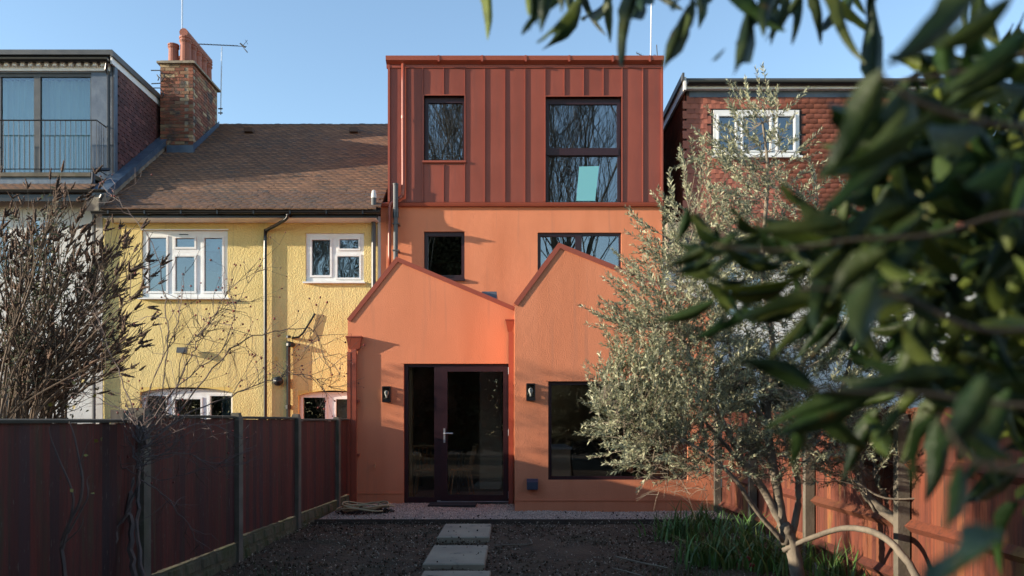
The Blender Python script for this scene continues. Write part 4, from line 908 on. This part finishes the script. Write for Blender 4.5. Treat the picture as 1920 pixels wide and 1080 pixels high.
stem([O(1770, 1200, -.3), O(1740, 1050, -.3), O(1690, 985, -.2), O(1630, 935, -.1), O(1600, 860, .0), O(1570, 780, .1), O(1600, 640, .2), O(1580, 500, .2)], .055, .008)
stem([O(1745, 1060, -.3), O(1700, 980, 0), O(1660, 930, .1), O(1640, 870, .2), O(1690, 760, .3), O(1720, 650, .3)], .030, .006)
stem([O(1620, 800, 0), O(1615, 900, -.1), O(1640, 960, -.15)], .012, .010)
stem([O(1600, 900, -.2), O(1660, 934, -.3), O(1760, 934, -.4), O(1850, 950, -.5)], .009, .004)
stem([O(1610, 870), O(1550, 800, -.2), O(1500, 740, -.3)], .016, .004)
bm.build('trunk', m_bark, ot, smooth=True)
allp = np.array([tuple(p) for q in stems for p in q[2:]])
blobs = [(1430, 290, 75, 120, 80, 0), (1360, 320, 90, 70, 24, 0), (1310, 440, 95, 85, 80, .1), (1450, 430, 125, 110, 115, .1), (1580, 440, 110, 100, 55, .2), (1250, 500, 60, 60, 16, .1),
         (1270, 570, 110, 90, 150, 0), (1430, 590, 150, 120, 190, .2), (1580, 600, 120, 110, 110, .2), (1212, 640, 80, 70, 90, -.1), (1242, 750, 115, 85, 210, -.2), (1330, 700, 130, 90, 180, .1), (1400, 770, 150, 110, 200, .1),
         (1290, 850, 120, 50, 70, -.1), (1570, 750, 130, 120, 150, .1), (1690, 760, 120, 100, 80, 0), (1182, 830, 60, 45, 40, -.2), (1500, 860, 130, 60, 60, 0), (1157, 745, 45, 60, 50, -.2), (1700, 600, 110, 110, 50, .3), (1640, 850, 130, 75, 85, 0), (1500, 820, 120, 60, 60, .2), (1780, 850, 90, 60, 40, .1), (1840, 780, 90, 60, 22, .2)]
tws, lT, lD, lS = MB(), [], [], []
for px, py, rx, ry, n, dz in blobs:
    for _ in range(n):
        while True:
            u = np.array([random.uniform(-1, 1) for _ in range(3)])
            if np.linalg.norm(u) < 1: break
        u = u*(np.linalg.norm(u)**-.25) if np.linalg.norm(u) > .1 else u
        c = P(px+u[0]*rx, py+u[1]*ry, OZ+dz+u[2]*.55)
        if c.x > 2.9 and c.z < E+.1: continue
        dist = np.linalg.norm(allp-np.array(c), axis=1); a = Vector(allp[dist.argmin()]); out = (c-a)
        dv = (out.normalized()*.8+Vector((-.15+random.gauss(0, .35), random.gauss(0, .35), .55+random.gauss(0, .3)))).normalized()
        L_ = random.uniform(.14, .32); e = c+dv*L_; mid = c+dv*L_*.5+Vector((0, 0, -.015))
        if random.random() < .5 and dist.min() < .9: 
            k_ = (a+c)/2+Vector((random.gauss(0, .04), random.gauss(0, .04), random.gauss(0, .04)-.03)); tws.tube([a, k_, c, mid, e], [.004, .003, .0022, .0016, .001], 3, False)
        else: tws.tube([c-dv*.1, c, mid, e], [.003, .0025, .002, .001], 3, False)
        m_ = int(L_/.0130)
        for j in range(m_):
            t_ = (j+.5)/m_; p = c+(e-c)*t_
            sd = Vector((random.gauss(0, 1), random.gauss(0, 1), random.gauss(0, 1))); sd = (sd-dv*sd.dot(dv)).normalized()
            for s_ in (1, -1):
                lT.append(p); d_ = (dv*random.uniform(.5, 1.1)+sd*s_*random.uniform(.5, .9)); lD.append(d_); lS.append(random.uniform(.034, .060)*(1-.35*t_))
tws.build('twigs', m_twig, ot, kind='stuff')
lT = np.array(lT); lD = np.array(lD); lS = np.array(lS); R = frames(lD)*np.stack([lS*.30, lS, lS*.3], 1)[:, None, :]
merge('foliage', *LEAF4, R, lT, m_olive, ot, 'stuff')
print('olive leaves', len(lT))
# bare pale twiggy growth low on the left side of the tree
tw2 = MB()
for i_ in range(900):
    a = O(random.uniform(1230, 1340), random.uniform(850, 930), random.uniform(-.3, .3)) if i_ < 90 else O(random.uniform(1430, 1780), random.uniform(640, 900), random.uniform(-.3, .3)); d = Vector((random.uniform(-1, .3), random.uniform(-.4, .4), random.uniform(-.5, .6))).normalized()
    L_ = random.uniform(.12, .3); tw2.tube([a, a+d*L_*.5+Vector((0, 0, .02)), a+d*L_], [.0022, .002, .001], 3, False)
tw2.build('dry_twigs', m_twig, ot, kind='stuff')

# strap leaved plants and grass
def blades(name, n, cx, cy, sx, sy, h0, h1, w, mat, parent=None, lean=.5):
    mb = MB()
    for _ in range(n):
        x, y = cx+random.gauss(0, sx), cy+random.gauss(0, sy); g0 = ground(y)-.02; h = random.uniform(h0, h1); a = random.uniform(0, 6.28); ln = abs(random.gauss(lean, .25))*h
        wv = Vector((math.cos(a+1.57+random.gauss(0, .5)), math.sin(a+1.57), 0))*w*random.uniform(.6, 1.2); dv = Vector((math.cos(a), math.sin(a), 0)); vs_ = []; k = 5
        mb.tint = random.random()
        for i in range(k+1):
            t_ = i/k; c = Vector((x, y, g0))+dv*ln*t_**2+Vector((0, 0, h*(t_-.28*t_**3*(ln/h+.3)))); ww = wv*(1-t_**2.2)*.5
            vs_ += [c-ww, c+ww]
        mb.add(vs_, [(2*i, 2*i+1, 2*i+3, 2*i+2) for i in range(k)])
    return mb.build(name, mat, parent)
labs = ['nearest the gravel end', 'beside the first fence post', 'left of the olive trunk', 'behind the olive trunk', 'right of the olive trunk', 'under the arching olive branch', 'at the foot of the pale fence post', 'in the corner below the far end of fence']
for (x, y, n, h), lab in zip(((2.0, 9.7, 170, .45), (2.55, 9.2, 120, .55), (2.0, 8.3, 190, .45), (2.5, 8.0, 160, .55), (2.75, 7.2, 90, .6), (2.65, 6.4, 70, .55), (2.8, 5.9, 60, .55), (2.4, 10.3, 90, .5)), labs):
    o = blades('strap_leaf_plant', n, x, y, .16, .16, h*.45, h, .022, m_iris); tag(o, 'clump of green strap-shaped leaves '+lab, 'plant', 'strap-leaved clumps along the right fence')
mb = MB()
for px, py in ((1402, 1044), (1411, 1062), (1624, 1070), (1408, 1060), (1404, 1048)):
    for k in range(4): c = P(px+random.uniform(-3, 3), py+random.uniform(-3, 3), 7.6); mb.lathe(c, [(.001, -.01), (.011, 0), (.001, .012)], 6)
tag(mb.build('red_berries', m_hip), 'small red seed berries low among the strap leaves', 'berries')
tag(blades('grass', 1500, 1.75, 6.9, .22, .55, .05, .16, .006, m_grass), 'dark green grass growing round the foot of the olive', 'grass', kind='stuff')
tag(blades('grass', 900, -2.35, 7.0, .2, .5, .04, .12, .006, m_grass), 'dark grass at the foot of the red fence', 'grass', kind='stuff')

# sticks, hose, debris
mb = MB(); mb.tube([P(1160, 1062, 8.0)+Vector((0, 0, -.0)), P(1200, 1068, 7.9), P(1240, 1078, 7.8)], .008, 5); o = tag(mb.build('dry_stick', m_twig), 'pale dry stick lying on the soil near the bottom edge', 'stick', 'sticks lying on the soil')
def lay(pts, r, lab):
    q = []
    for x, y in pts:
        q.append(Vector((x, y, ground(y)+r+.012)))
    tag(MB().tube(smooth_path(q, 3), r, 5).build('dry_stick', m_twig), lab, 'stick', 'sticks lying on the soil')
COL.objects.unlink(o); 
lay([(1.08, 8.5), (1.3, 8.2), (1.52, 7.95)], .010, 'longer pale dry stick lying on the soil, pointing at the olive'); lay([(.98, 7.95), (1.15, 7.75), (1.28, 7.5)], .008, 'short pale dry stick lying nearest the bottom edge'); lay([(-.2, 9.1), (.0, 9.15), (.22, 9.2), (.2, 9.5)], .008, 'bent pale stick lying beside the stepping slabs')
hose = MB()
for k in range(7):
    r0 = .26+.05*math.sin(k*2.1); z_ = .09+k*.012; cx_, cy_ = -2.08+random.uniform(-.05, .05), 11.6+random.uniform(-.04, .04); pts = []
    for i in range(26):
        a = i/25*math.pi*1.5+k*.9; pts.append((cx_+r0*math.cos(a)*1.25, cy_+r0*math.sin(a)*.8, z_+.02*math.sin(a*3+k)))
    hose.tube(pts, .011, 6)
tag(hose.build('garden_hose', m_hose, smooth=True), 'pale beige hose lying in loose coils by the left gable corner', 'hose')
N = 700; a = RNG.uniform(0, 6.28, N); r_ = np.sqrt(RNG.random(N)); R = rand_rot(N)*RNG.uniform(.02, .05, (N, 1, 1))
T = np.stack([-2.12+r_*.42*np.cos(a), 11.75+r_*.3*np.sin(a), .03+.07*(1-r_)*RNG.random(N)], 1)
tag(merge('garden_debris', *LEAF4, R, T, m_dead, kind='stuff'), 'low dark heap of garden debris under the beige hose', 'debris')

# ------------------------------------------------------------------ BUDDLEIA behind the left fence
BZ = 8.6
bt = thing('buddleia_bush', 'tall brown buddleia bush with dried flower spikes behind the red fence', 'bush', P(60, 960, BZ))
sb = MB(); sT, sD, sS = [], [], []; lT, lD = [], []
bb = P(45, 960, BZ)
for i in range(64):
    tx, ty = random.choice([(random.uniform(-60, 240), random.uniform(395, 640)), (random.uniform(-40, 240), random.uniform(450, 720)), (random.uniform(170, 262), random.uniform(460, 700)), (random.uniform(-60, 110), random.uniform(395, 480))])
    e = P(tx, ty, BZ+random.uniform(-.9, .9)); b0 = bb+Vector((random.gauss(0, .2), random.gauss(0, .2), 0))
    m1 = b0+(e-b0)*.35+Vector((-(e.x-b0.x)*.22, 0, .35)); m2 = b0+(e-b0)*.72+Vector((-(e.x-b0.x)*.08, 0, .22))
    q = smooth_path([b0, m1, m2, e], 6); k = len(q); sb.tube(q, [.013*(1-j/k)**1.1+.003 for j in range(k)], 5, False)
    for _ in range(22):
        j = random.randint(int(k*.3), k-1); a = q[j]; dr = (q[min(j+1, k-1)]-q[j-1]).normalized()
        d = (dr+Vector((random.gauss(.15, .4), random.gauss(0, .4), random.gauss(.15, .35)))).normalized(); L_ = random.uniform(.15, .5); p1 = a+d*L_*.5; p2 = a+d*L_+Vector((0, 0, .03))
        sb.tube([a, p1, p2], [.005, .004, .002], 3, False)
        if random.random() < .62:
            for s_ in range(random.choice((1, 2, 3))):
                sT.append(p2); sD.append(d+Vector((random.gauss(.1, .35), random.gauss(0, .35), random.gauss(.15, .3)))); sS.append(random.uniform(.06, .155))
        if e.x < X(200, BZ):
            for s_ in range(3): lT.append(p1+Vector((random.gauss(0, .06), random.gauss(0, .06), random.gauss(0, .06)))); lD.append(Vector((random.gauss(0, 1), random.gauss(0, 1), random.gauss(-.3, .6))))
sb.build('stems', m_budstem, bt, kind='stuff')
sp_v, sp_f = [], []
prof = [(.02, 0), (.11, .12), (.085, .22), (.12, .34), (.08, .46), (.095, .58), (.055, .7), (.06, .82), (.01, 1)]
for j, (r, h) in enumerate(prof):
    for i in range(4): a = i*math.pi/2+j*.7; sp_v.append((r*math.cos(a)+.12*h*h, h, r*math.sin(a)))
for j in range(len(prof)-1):
    for i in range(4): sp_f.append((j*4+i, j*4+(i+1) % 4, (j+1)*4+(i+1) % 4, (j+1)*4+i))
sT = np.array(sT); sD = np.array(sD); sS = np.array(sS)
merge('flower_spikes', sp_v, sp_f, frames(sD)*np.stack([sS*1.05, sS, sS*1.05], 1)[:, None, :], sT, m_bud, bt, 'stuff')
lT = np.array(lT); lD = np.array(lD); s_ = RNG.uniform(.03, .07, len(lT)); merge('foliage', *LEAF4, frames(lD)*np.stack([s_*.4, s_, s_*.4], 1)[:, None, :], lT, m_budleaf, bt, 'stuff')

# ------------------------------------------------------------------ ROSE in front of the fence
RZ = 6.0
rt = thing('rose_bush', 'leafless arching rose bush with red hips in front of the red fence', 'bush', P(262, 1180, RZ))
rs = MB(); hips = []
def rose(pts, r0, r1, side=10, dz=0, hp=.6, sl_=.3):
    n = len(pts); q = smooth_path([P(x, y, RZ+dz+i*.1) for i, (x, y) in enumerate(pts)], 5); k = len(q)
    q = [p+Vector((random.gauss(0, .008), random.gauss(0, .01), random.gauss(0, .008))) for p in q]
    rs.tube(q, [r0+(r1-r0)*j/(k-1) for j in range(k)], 5, False)
    for _ in range(side):
        j = random.randint(int(k*.3), k-2); a = q[j]; dr = (q[j+1]-q[j]).normalized()
        up = Vector((random.gauss(0, .6), random.gauss(0, .3), random.gauss(.25, .6))); d = (dr*.7+up).normalized(); L_ = random.uniform(.1, sl_); b = a+d*L_*.5+Vector((random.gauss(0, .02), 0, random.gauss(0, .02))); c = a+d*L_+Vector((0, 0, random.gauss(0, .03)))
        rs.tube([a, b, c], [.0028, .0022, .0012], 3, False)
        for _k in range(random.choice((1, 2, 3))):
            d2 = (d+Vector((random.gauss(0, .7), random.gauss(0, .4), random.gauss(0, .7)))).normalized(); c2 = c+d2*random.uniform(.03, .11); st = b if random.random() < .4 else c
            rs.tube([st, c2], [.0014, .0010], 3, False)
            if random.random() < hp: hips.append((c2, d2))
rose([(262, 1190), (250, 1080), (246, 1000), (243, 930), (252, 860), (262, 800)], .026, .017, 0)
rose([(300, 1190), (262, 1030), (258, 940), (262, 870), (275, 810)], .018, .012, 0)
rose([(180, 1150), (215, 1010), (245, 940), (262, 890)], .016, .010, 2)
rose([(258, 830), (300, 740), (315, 640), (306, 560), (290, 468), (258, 417), (228, 378), (205, 350)], .006, .0018, 16)
rose([(262, 820), (300, 780), (343, 693), (364, 655), (398, 595), (428, 549), (488, 502)], .0065, .0018, 30)
rose([(270, 830), (322, 791), (398, 693), (458, 638), (543, 617), (594, 621), (605, 664), (622, 695)], .007, .0015, 38)
rose([(270, 840), (352, 775), (432, 742), (500, 715), (569, 702), (624, 732)], .007, .0015, 30)
rose([(262, 830), (240, 740), (215, 680), (185, 600), (165, 540)], .006, .0015, 12, 0, .2)
rose([(262, 800), (230, 770), (180, 745), (130, 740)], .006, .002, 8, 0, .1)
rose([(262, 820), (290, 700), (330, 620), (340, 560), (350, 500)], .006, .0015, 14)
rose([(270, 810), (340, 720), (420, 650), (440, 580), (470, 520)], .006, .0015, 18)
rose([(275, 820), (330, 745), (343, 660), (400, 600), (395, 560)], .006, .0015, 16)
rose([(270, 860), (340, 850), (400, 870), (445, 850)], .006, .002, 12, 0, .1)
rose([(265, 900), (310, 930), (350, 980), (380, 1030)], .006, .002, 12, 0, .05)
rose([(265, 840), (370, 797), (420, 805), (443, 850)], .005, .002, 8, 0, .2)
rose([(258, 880), (300, 900), (380, 880), (450, 870)], .004, .0015, 10, 0, .1)
for _ in range(26):
    a = random.uniform(0, 1); x0, y0 = 262+random.uniform(-8, 8), 800+a*90; rose([(x0, y0), (x0+random.uniform(-40, 90), y0-random.uniform(10, 70)), (x0+random.uniform(-70, 190), y0-random.uniform(30, 150))], .004, .0012, 3, 0, .25, .2)
rs.build('stems', m_rosestem, rt, kind='stuff')
hv = [(0, 0, 0), (.5, .5, 0), (0, .5, .5), (-.5, .5, 0), (0, .5, -.5), (0, 1.1, 0)]; hf = [(0, 1, 2), (0, 2, 3), (0, 3, 4), (0, 4, 1), (5, 2, 1), (5, 3, 2), (5, 4, 3), (5, 1, 4)]
hT = np.array([tuple(h[0]) for h in hips]); hD = np.array([tuple(h[1]) for h in hips]); merge('rose_hips', hv, hf, frames(hD)*RNG.uniform(.013, .024, (len(hT), 1, 1)), hT, m_hip, rt, 'stuff')
# small bare shrub low on the left
st = thing('bare_shrub', 'small dark bare shrub against the fence at far left', 'shrub', P(125, 1150, 5.3)); sh = MB()
def bare(pts, r0, r1): q = smooth_path([P(x, y, 5.25) for x, y in pts], 4); k = len(q); sh.tube(q, [r0+(r1-r0)*j/(k-1) for j in range(k)], 5, False)
bare([(130, 1170), (120, 1060), (116, 1020), (130, 980), (150, 940), (155, 900), (150, 870), (140, 820), (130, 790)], .016, .003); bare([(118, 1030), (135, 960), (135, 920), (110, 860), (95, 820), (92, 800)], .010, .002)
bare([(128, 1000), (150, 960), (165, 930), (163, 900), (172, 890)], .008, .002); bare([(20, 1150), (25, 1050), (22, 980)], .006, .002); bare([(120, 1020), (150, 990), (158, 965)], .006, .002); bare([(150, 870), (160, 840), (175, 818)], .003, .001); bare([(155, 900), (145, 870), (160, 862)], .003, .001)
sh.build('stems', m_rosestem, st)
N = 14; merge('leaves', *LEAF4, rand_rot(N)*.03, np.array([tuple(P(random.uniform(90, 190), random.uniform(700, 930), 5.2)) for _ in range(N)]), M('yellow_leaf', (.20, .15, .02), None, rough=.6), st, 'stuff')

# ------------------------------------------------------------------ FOREGROUND EVERGREEN
fg = thing('evergreen_shrub', 'dark glossy-leaved evergreen shrub hanging close in front on the right', 'shrub', (1.6, 1.1, -.4))
def leaf_mesh(curl, wav, asym):
    n = 9; mb = MB(); v = []
    for i in range(n+1):
        t = i/n; w = .5*math.sin(math.pi*min(1, t*.97+.02)**.8)**1.1*(1-.25*t)*(1+.06*math.sin(i*2.6)); zc = -curl*t*t+.0; xo = asym*math.sin(math.pi*t)
        wz = wav*math.sin(t*9)
        v += [(xo-w, t, zc*1+.22*w*1.2+wz*.5), (xo-w*.5, t, zc+.06*w), (xo, t, zc-.02), (xo+w*.5, t, zc+.06*w), (xo+w, t, zc+.22*w*1.2-wz*.5)]
    f = [(i*5+j, i*5+j+1, (i+1)*5+j+1, (i+1)*5+j) for i in range(n) for j in range(4)]
    mb.add(v, f); return mb.mesh('leaf', m_leaf, True)
LM = [leaf_mesh(.15, .05, .1), leaf_mesh(.35, .08, -.2), leaf_mesh(-.1, .04, .3), leaf_mesh(.25, .10, .0), leaf_mesh(.5, .06, -.1), leaf_mesh(.05, .12, .25)]
nleaf = [0]; extra = []
def fleaf(a, b, w, roll=0, tilt=0, big=None):
    a, b = Vector(a), Vector(b); d = b-a; L_ = d.length; y = d.normalized(); view = Vector((0, 1, 0)); x = y.cross(view); 
    if x.length < .05: x = Vector((1, 0, 0))
    x.normalize(); z = x.cross(y).normalized(); c, s = math.cos(roll), math.sin(roll); x2 = x*c+z*s; z2 = z*c-x*s
    m = Matrix((x2*w, y*L_, z2*L_)).transposed().to_4x4(); m.translation = a
    me = random.choice(LM)
    if nleaf[0] < 295:
        o = bpy.data.objects.new('leaf', me); COL.objects.link(o); adopt(o, fg); o.matrix_basis = m
    else: extra.append((me, m))
    nleaf[0] += 1
def L2(x0, y0, x1, y1, w, Zd, roll=None, dz=0.0):
    Zd = Zd*(1.35 if Zd > .72 else 1.15); w = w*.84
    a = P(x0, y0, Zd); b = P(x1, y1, Zd+dz); fleaf(a, b, w*Zd/F, random.uniform(-.6, .6) if roll is None else roll)
spec = [(905, -60, 918, 62, 30, 1.35), (950, -60, 1035, 15, 34, 1.3), (1090, 0, 1017, 88, 36, 1.25), (1095, -40, 1106, 72, 24, 1.3), (1140, -20, 1141, 82, 26, 1.25), (1150, -10, 1086, 62, 22, 1.3), (1060, -40, 1075, 45, 20, 1.35),
        (1195, -40, 1148, 138, 40, 1.1), (1222, -60, 1212, 58, 46, 1.1), (1170, -50, 1180, 60, 30, 1.2), (1310, -110, 1275, 60, 62, 1.0), (1290, 10, 1243, 150, 46, 1.0), (1370, -110, 1420, 85, 100, .95), (1500, -70, 1375, 75, 70, .95), (1400, 20, 1374, 150, 46, .95), (1480, -30, 1400, 60, 40, .95),
        (1580, -70, 1543, 130, 46, .9), (1665, -40, 1618, 32, 36, .9), (1360, 90, 1330, 118, 8, .95), (1860, -60, 1690, 115, 85, .62), (1900, -10, 1730, 100, 60, .66), (1765, -60, 1775, 55, 50, .7), (1690, 105, 1785, 132, 30, .95), (1780, 140, 1690, 190, 34, .95), (1730, 130, 1655, 160, 30, 1.0),
        (1930, 60, 1760, 175, 70, .7), (1910, 120, 1770, 190, 60, .75), (1655, 130, 1535, 340, 95, .7), (1700, 150, 1610, 320, 100, .72), (1760, 200, 1535, 350, 55, .68), (1720, 240, 1560, 400, 60, .7), (1670, 250, 1690, 400, 60, .75),
        (1335, 455, 1250, 508, 30, .95), (1350, 470, 1330, 420, 26, 1.0), (1290, 390, 1270, 455, 30, 1.0), (1300, 400, 1335, 440, 26, 1.0), (1470, 500, 1335, 465, 44, .9), (1440, 480, 1390, 520, 36, .9), (1480, 480, 1400, 430, 44, .9), (1560, 440, 1410, 400, 55, .85), (1600, 440, 1500, 560, 60, .8), (1530, 500, 1440, 420, 40, .9),
        (1500, 520, 1335, 530, 34, .9), (1480, 540, 1330, 562, 30, .9), (1570, 490, 1500, 640, 60, .8), (1560, 560, 1360, 590, 50, .85), (1600, 540, 1440, 660, 44, .85), (1545, 560, 1480, 650, 36, .85), (1660, 470, 1560, 560, 70, .7), (1640, 520, 1600, 660, 90, .6),
        (1530, 730, 1382, 672, 56, .75), (1700, 700, 1520, 730, 50, .7), (1640, 735, 1435, 832, 60, .75), (1600, 740, 1430, 790, 40, .75), (1500, 800, 1483, 885, 42, .75), (1690, 760, 1640, 830, 40, .7), (1760, 780, 1680, 860, 60, .6), (1880, 1000, 1720, 1090, 110, .5), (1800, 870, 1770, 1000, 50, .6),
        (1900, 860, 1790, 780, 50, .65), (1850, 700, 1740, 860, 80, .6), (1900, 300, 1800, 360, 70, .7)]
for s_ in spec: L2(*s_, dz=random.uniform(-.08, .06))
for _ in range(32):
    x0 = random.uniform(1330, 1600); y0 = random.uniform(425, 600)+(x0-1450)*.05; a = math.radians(random.gauss(172, 38)); Lp = random.uniform(70, 125)
    L2(x0, y0, x0+math.cos(a)*Lp, y0+math.sin(a)*Lp*.8+10, Lp*random.uniform(.26, .36), random.uniform(.9, 1.2), random.uniform(-.9, .9), random.uniform(-.06, .06))
for _ in range(34):
    x0 = random.choice((random.uniform(1780, 1930), random.uniform(980, 1240), random.uniform(1250, 1500), random.uniform(1480, 1640))); y0 = random.uniform(-70, 5); a = math.radians(random.gauss(100, 22)); Lp = random.uniform(70, 120)
    L2(x0, y0, x0+math.cos(a)*Lp, y0+math.sin(a)*Lp, Lp*random.uniform(.24, .34), random.uniform(.95, 1.2), random.uniform(-.9, .9), random.uniform(-.05, .05))
def bound(y):
    pts = [(-60, 1860), (100, 1830), (150, 1700), (250, 1650), (330, 1600), (420, 1570), (560, 1640), (700, 1710), (800, 1780), (860, 1860), (960, 1930), (1100, 1960)]
    for (a, b), (c, d) in zip(pts, pts[1:]):
        if a <= y <= c: return b+(d-b)*(y-a)/(c-a)
    return 1900
cnt = 0
while cnt < 1050:
    y = random.uniform(110, 1000) if cnt % 6 else random.uniform(200, 850); x = random.uniform(1560, 2200); bx = bound(y)+(0 if cnt < 260 else 45)
    if x < bx-10 and random.random() < .97: continue
    if y > 800 and random.random() < .85: continue
    Zd = random.uniform(.72, 1.05) if cnt < 260 else random.uniform(.9, 1.9); a = math.radians(random.choice([random.uniform(120, 240), random.uniform(60, 300), random.uniform(90, 150)]))
    Lpx = random.uniform(.07, .125)*F/Zd; wpx = Lpx*random.uniform(.24, .34)
    L2(x, y, x-abs(math.cos(a))*Lpx*.9 if random.random() < .75 else x+Lpx*.5, y+math.sin(a)*Lpx*.8, wpx, Zd, random.uniform(-.9, .9), random.uniform(-.1, .1)); cnt += 1
# twigs from the specs
fs_ = MB()
for pts, Zd in ((((2050, 420), (1900, 400), (1750, 440), (1600, 450), (1450, 470), (1340, 460)), .9), (((2050, 600), (1850, 620), (1700, 560), (1600, 545), (1500, 540)), .85), (((2100, 760), (1900, 760), (1750, 740), (1620, 735), (1520, 728)), .75),
                (((2000, 60), (1900, 110), (1800, 135), (1690, 150)), .95), (((2100, -150), (1800, -110), (1500, -80), (1300, -70), (1100, -45), (930, -60), (800, -20)), 1.15), (((2050, 250), (1850, 230), (1720, 190), (1650, 140)), .72), (((2050, 900), (1900, 880), (1820, 860), (1760, 780)), .62)):
    q = smooth_path([P(x, y, Zd) for x, y in pts], 5); k = len(q); fs_.tube(q, [.0034-.0022*j/k for j in range(k)], 6)
fs_.tube([(1.75, 1.0, -.5), (1.6, 1.1, .5), (1.45, 1.15, 1.6), (1.5, 1.2, 2.4)], [.04, .035, .025, .015], 8)
for y_ in (60, 250, 420, 600, 760, 900): fs_.tube([(1.5, 1.15, Z(y_, 1.1)-.1), P(2050, y_, .9)], .005, 6)
fs_.build('branch', m_leafstem, fg, smooth=True)
mv, mf, off = [], [], 0
for me, m in extra:
    co = np.array([tuple(v.co) for v in me.vertices]); mm = np.array(m); co = co@mm[:3, :3].T+mm[:3, 3]; mv.append(co); mf.append(np.array([tuple(p.vertices) for p in me.polygons])+off); off += len(co)
mv = np.concatenate(mv); mf = np.concatenate(mf); tv = MB(); tv.add([tuple(p) for p in mv], [tuple(int(i) for i in f) for f in mf]); nf = len(LM[0].polygons); tv.t = [random.random() for _ in range(len(extra)) for __ in range(nf)]
tt = [random.random() for _ in range(len(extra))]; tv.t = [t for t in tt for __ in range(nf)]
tv.build('foliage', m_leaf, fg, smooth=True, kind='stuff')

# ------------------------------------------------------------------ trees and hedges outside the frame (some added only for their shade, the rest mirrored in the glass)
def hedge(name, lab, x0, x1, y0, y1, z1, n, s, mat=m_hedge, cat='hedge'):
    u = RNG.random((n, 3)); T = np.stack([x0+(x1-x0)*u[:, 0], y0+(y1-y0)*u[:, 1], u[:, 2]*(z1+.22*np.sin(u[:, 1]*(y1-y0)*1.7)*1+.12*np.sin(u[:, 0]*(x1-x0)*2.3+1))], 1)
    sz = RNG.uniform(.7, 1.3, n)*s; o = merge(name, *LEAF4, rand_rot(n)*np.stack([sz*.6, sz, sz*.5], 1)[:, None, :], T, mat); tag(o, lab, cat); o['kind'] = 'stuff'; return o
hedge('hedge', 'unseen tall hedge added out of frame to shade the lower extension wall', -9.9, -8.9, 8.7, 12.3, 4.0, 11500, .06)  # added blocker, height and leaf density set for soft shade on the extension
hedge('hedge', 'dark evergreen hedge across the far end of the garden behind the viewer', -17, 17, -11.5, -9.5, 5.0, 95000, .22)
hedge('evergreen_crown', 'tall dark evergreen beyond the back hedge, mirrored in the small upper window', -6.2, -1.6, -15.8, -13.5, 13.5, 62000, .24, cat='tree')
hedge('shrub', 'unseen loose shrub added beside the viewer to dapple the foreground leaves', -5.6, -4.4, -2.6, .7, 4.6, 1100, .14, cat='shrub')  # added out of view to break up the sun on the foreground leaves
def bare_tree(x, y, h, r, lab, seed):
    rd = random.Random(seed); mb = MB()
    def grow(p, d, L, r, lv):
        pts, rr = [p], [r]; q = p; dd = d.copy(); k = 4
        for i in range(k):
            dd = (dd+Vector((rd.gauss(0, .11), rd.gauss(0, .11), rd.gauss(.07, .07)))).normalized(); q = q+dd*L/k; pts.append(q); rr.append(max(.012 if h > 12 else .004, r*(1-.3*(i+1)/k)))
        mb.tube(pts, rr, 6 if lv < 2 else 3, False)
        if lv >= 6: return
        for i in range((4, 4, 4, 3, 3, 3)[lv]):
            a = rd.uniform(0, 6.28); sp = rd.uniform(.15, .45) if lv < 2 else rd.uniform(.25, .7); nd = (dd+Vector((math.cos(a), math.sin(a), 0))*sp+Vector((0, 0, .15))).normalized(); grow(pts[(4, 4, 3, 2)[i]], nd, L*rd.uniform(.62, .88), rr[-1]*rd.uniform(.5, .8), lv+1)
    t = thing('bare_tree', lab, 'tree', (x, y, -.45)); grow(Vector((x, y, -.5)), Vector((0, 0, 1)), h*.22, r, 0)
    mb.build('trunk', m_treebark, t)
bare_tree(-6.6, 2.3, 8.5, .11, 'unseen small leafless tree added to dapple the right fence, nearer the viewer', 21)  # added out of view so its branches throw dappled shade on the right fence
bare_tree(-6.8, 3.1, 7.0, .12, 'unseen small leafless tree added to dapple the right fence, nearer the houses', 23)  # second tree added for the same dappled shade
bare_tree(-13.5, -15, 22, .3, 'leafless tree behind the gardens, mirrored in the yellow house windows', 31)
bare_tree(-4.2, -14, 33, .42, 'large leafless tree behind the garden, mirrored in the left dormer window', 3)
bare_tree(4.4, -14, 34, .45, 'large leafless tree behind the garden, mirrored in the tall dormer window', 11)
bare_tree(.5, -19, 34, .38, 'slimmer leafless tree between two larger ones behind the garden', 5)
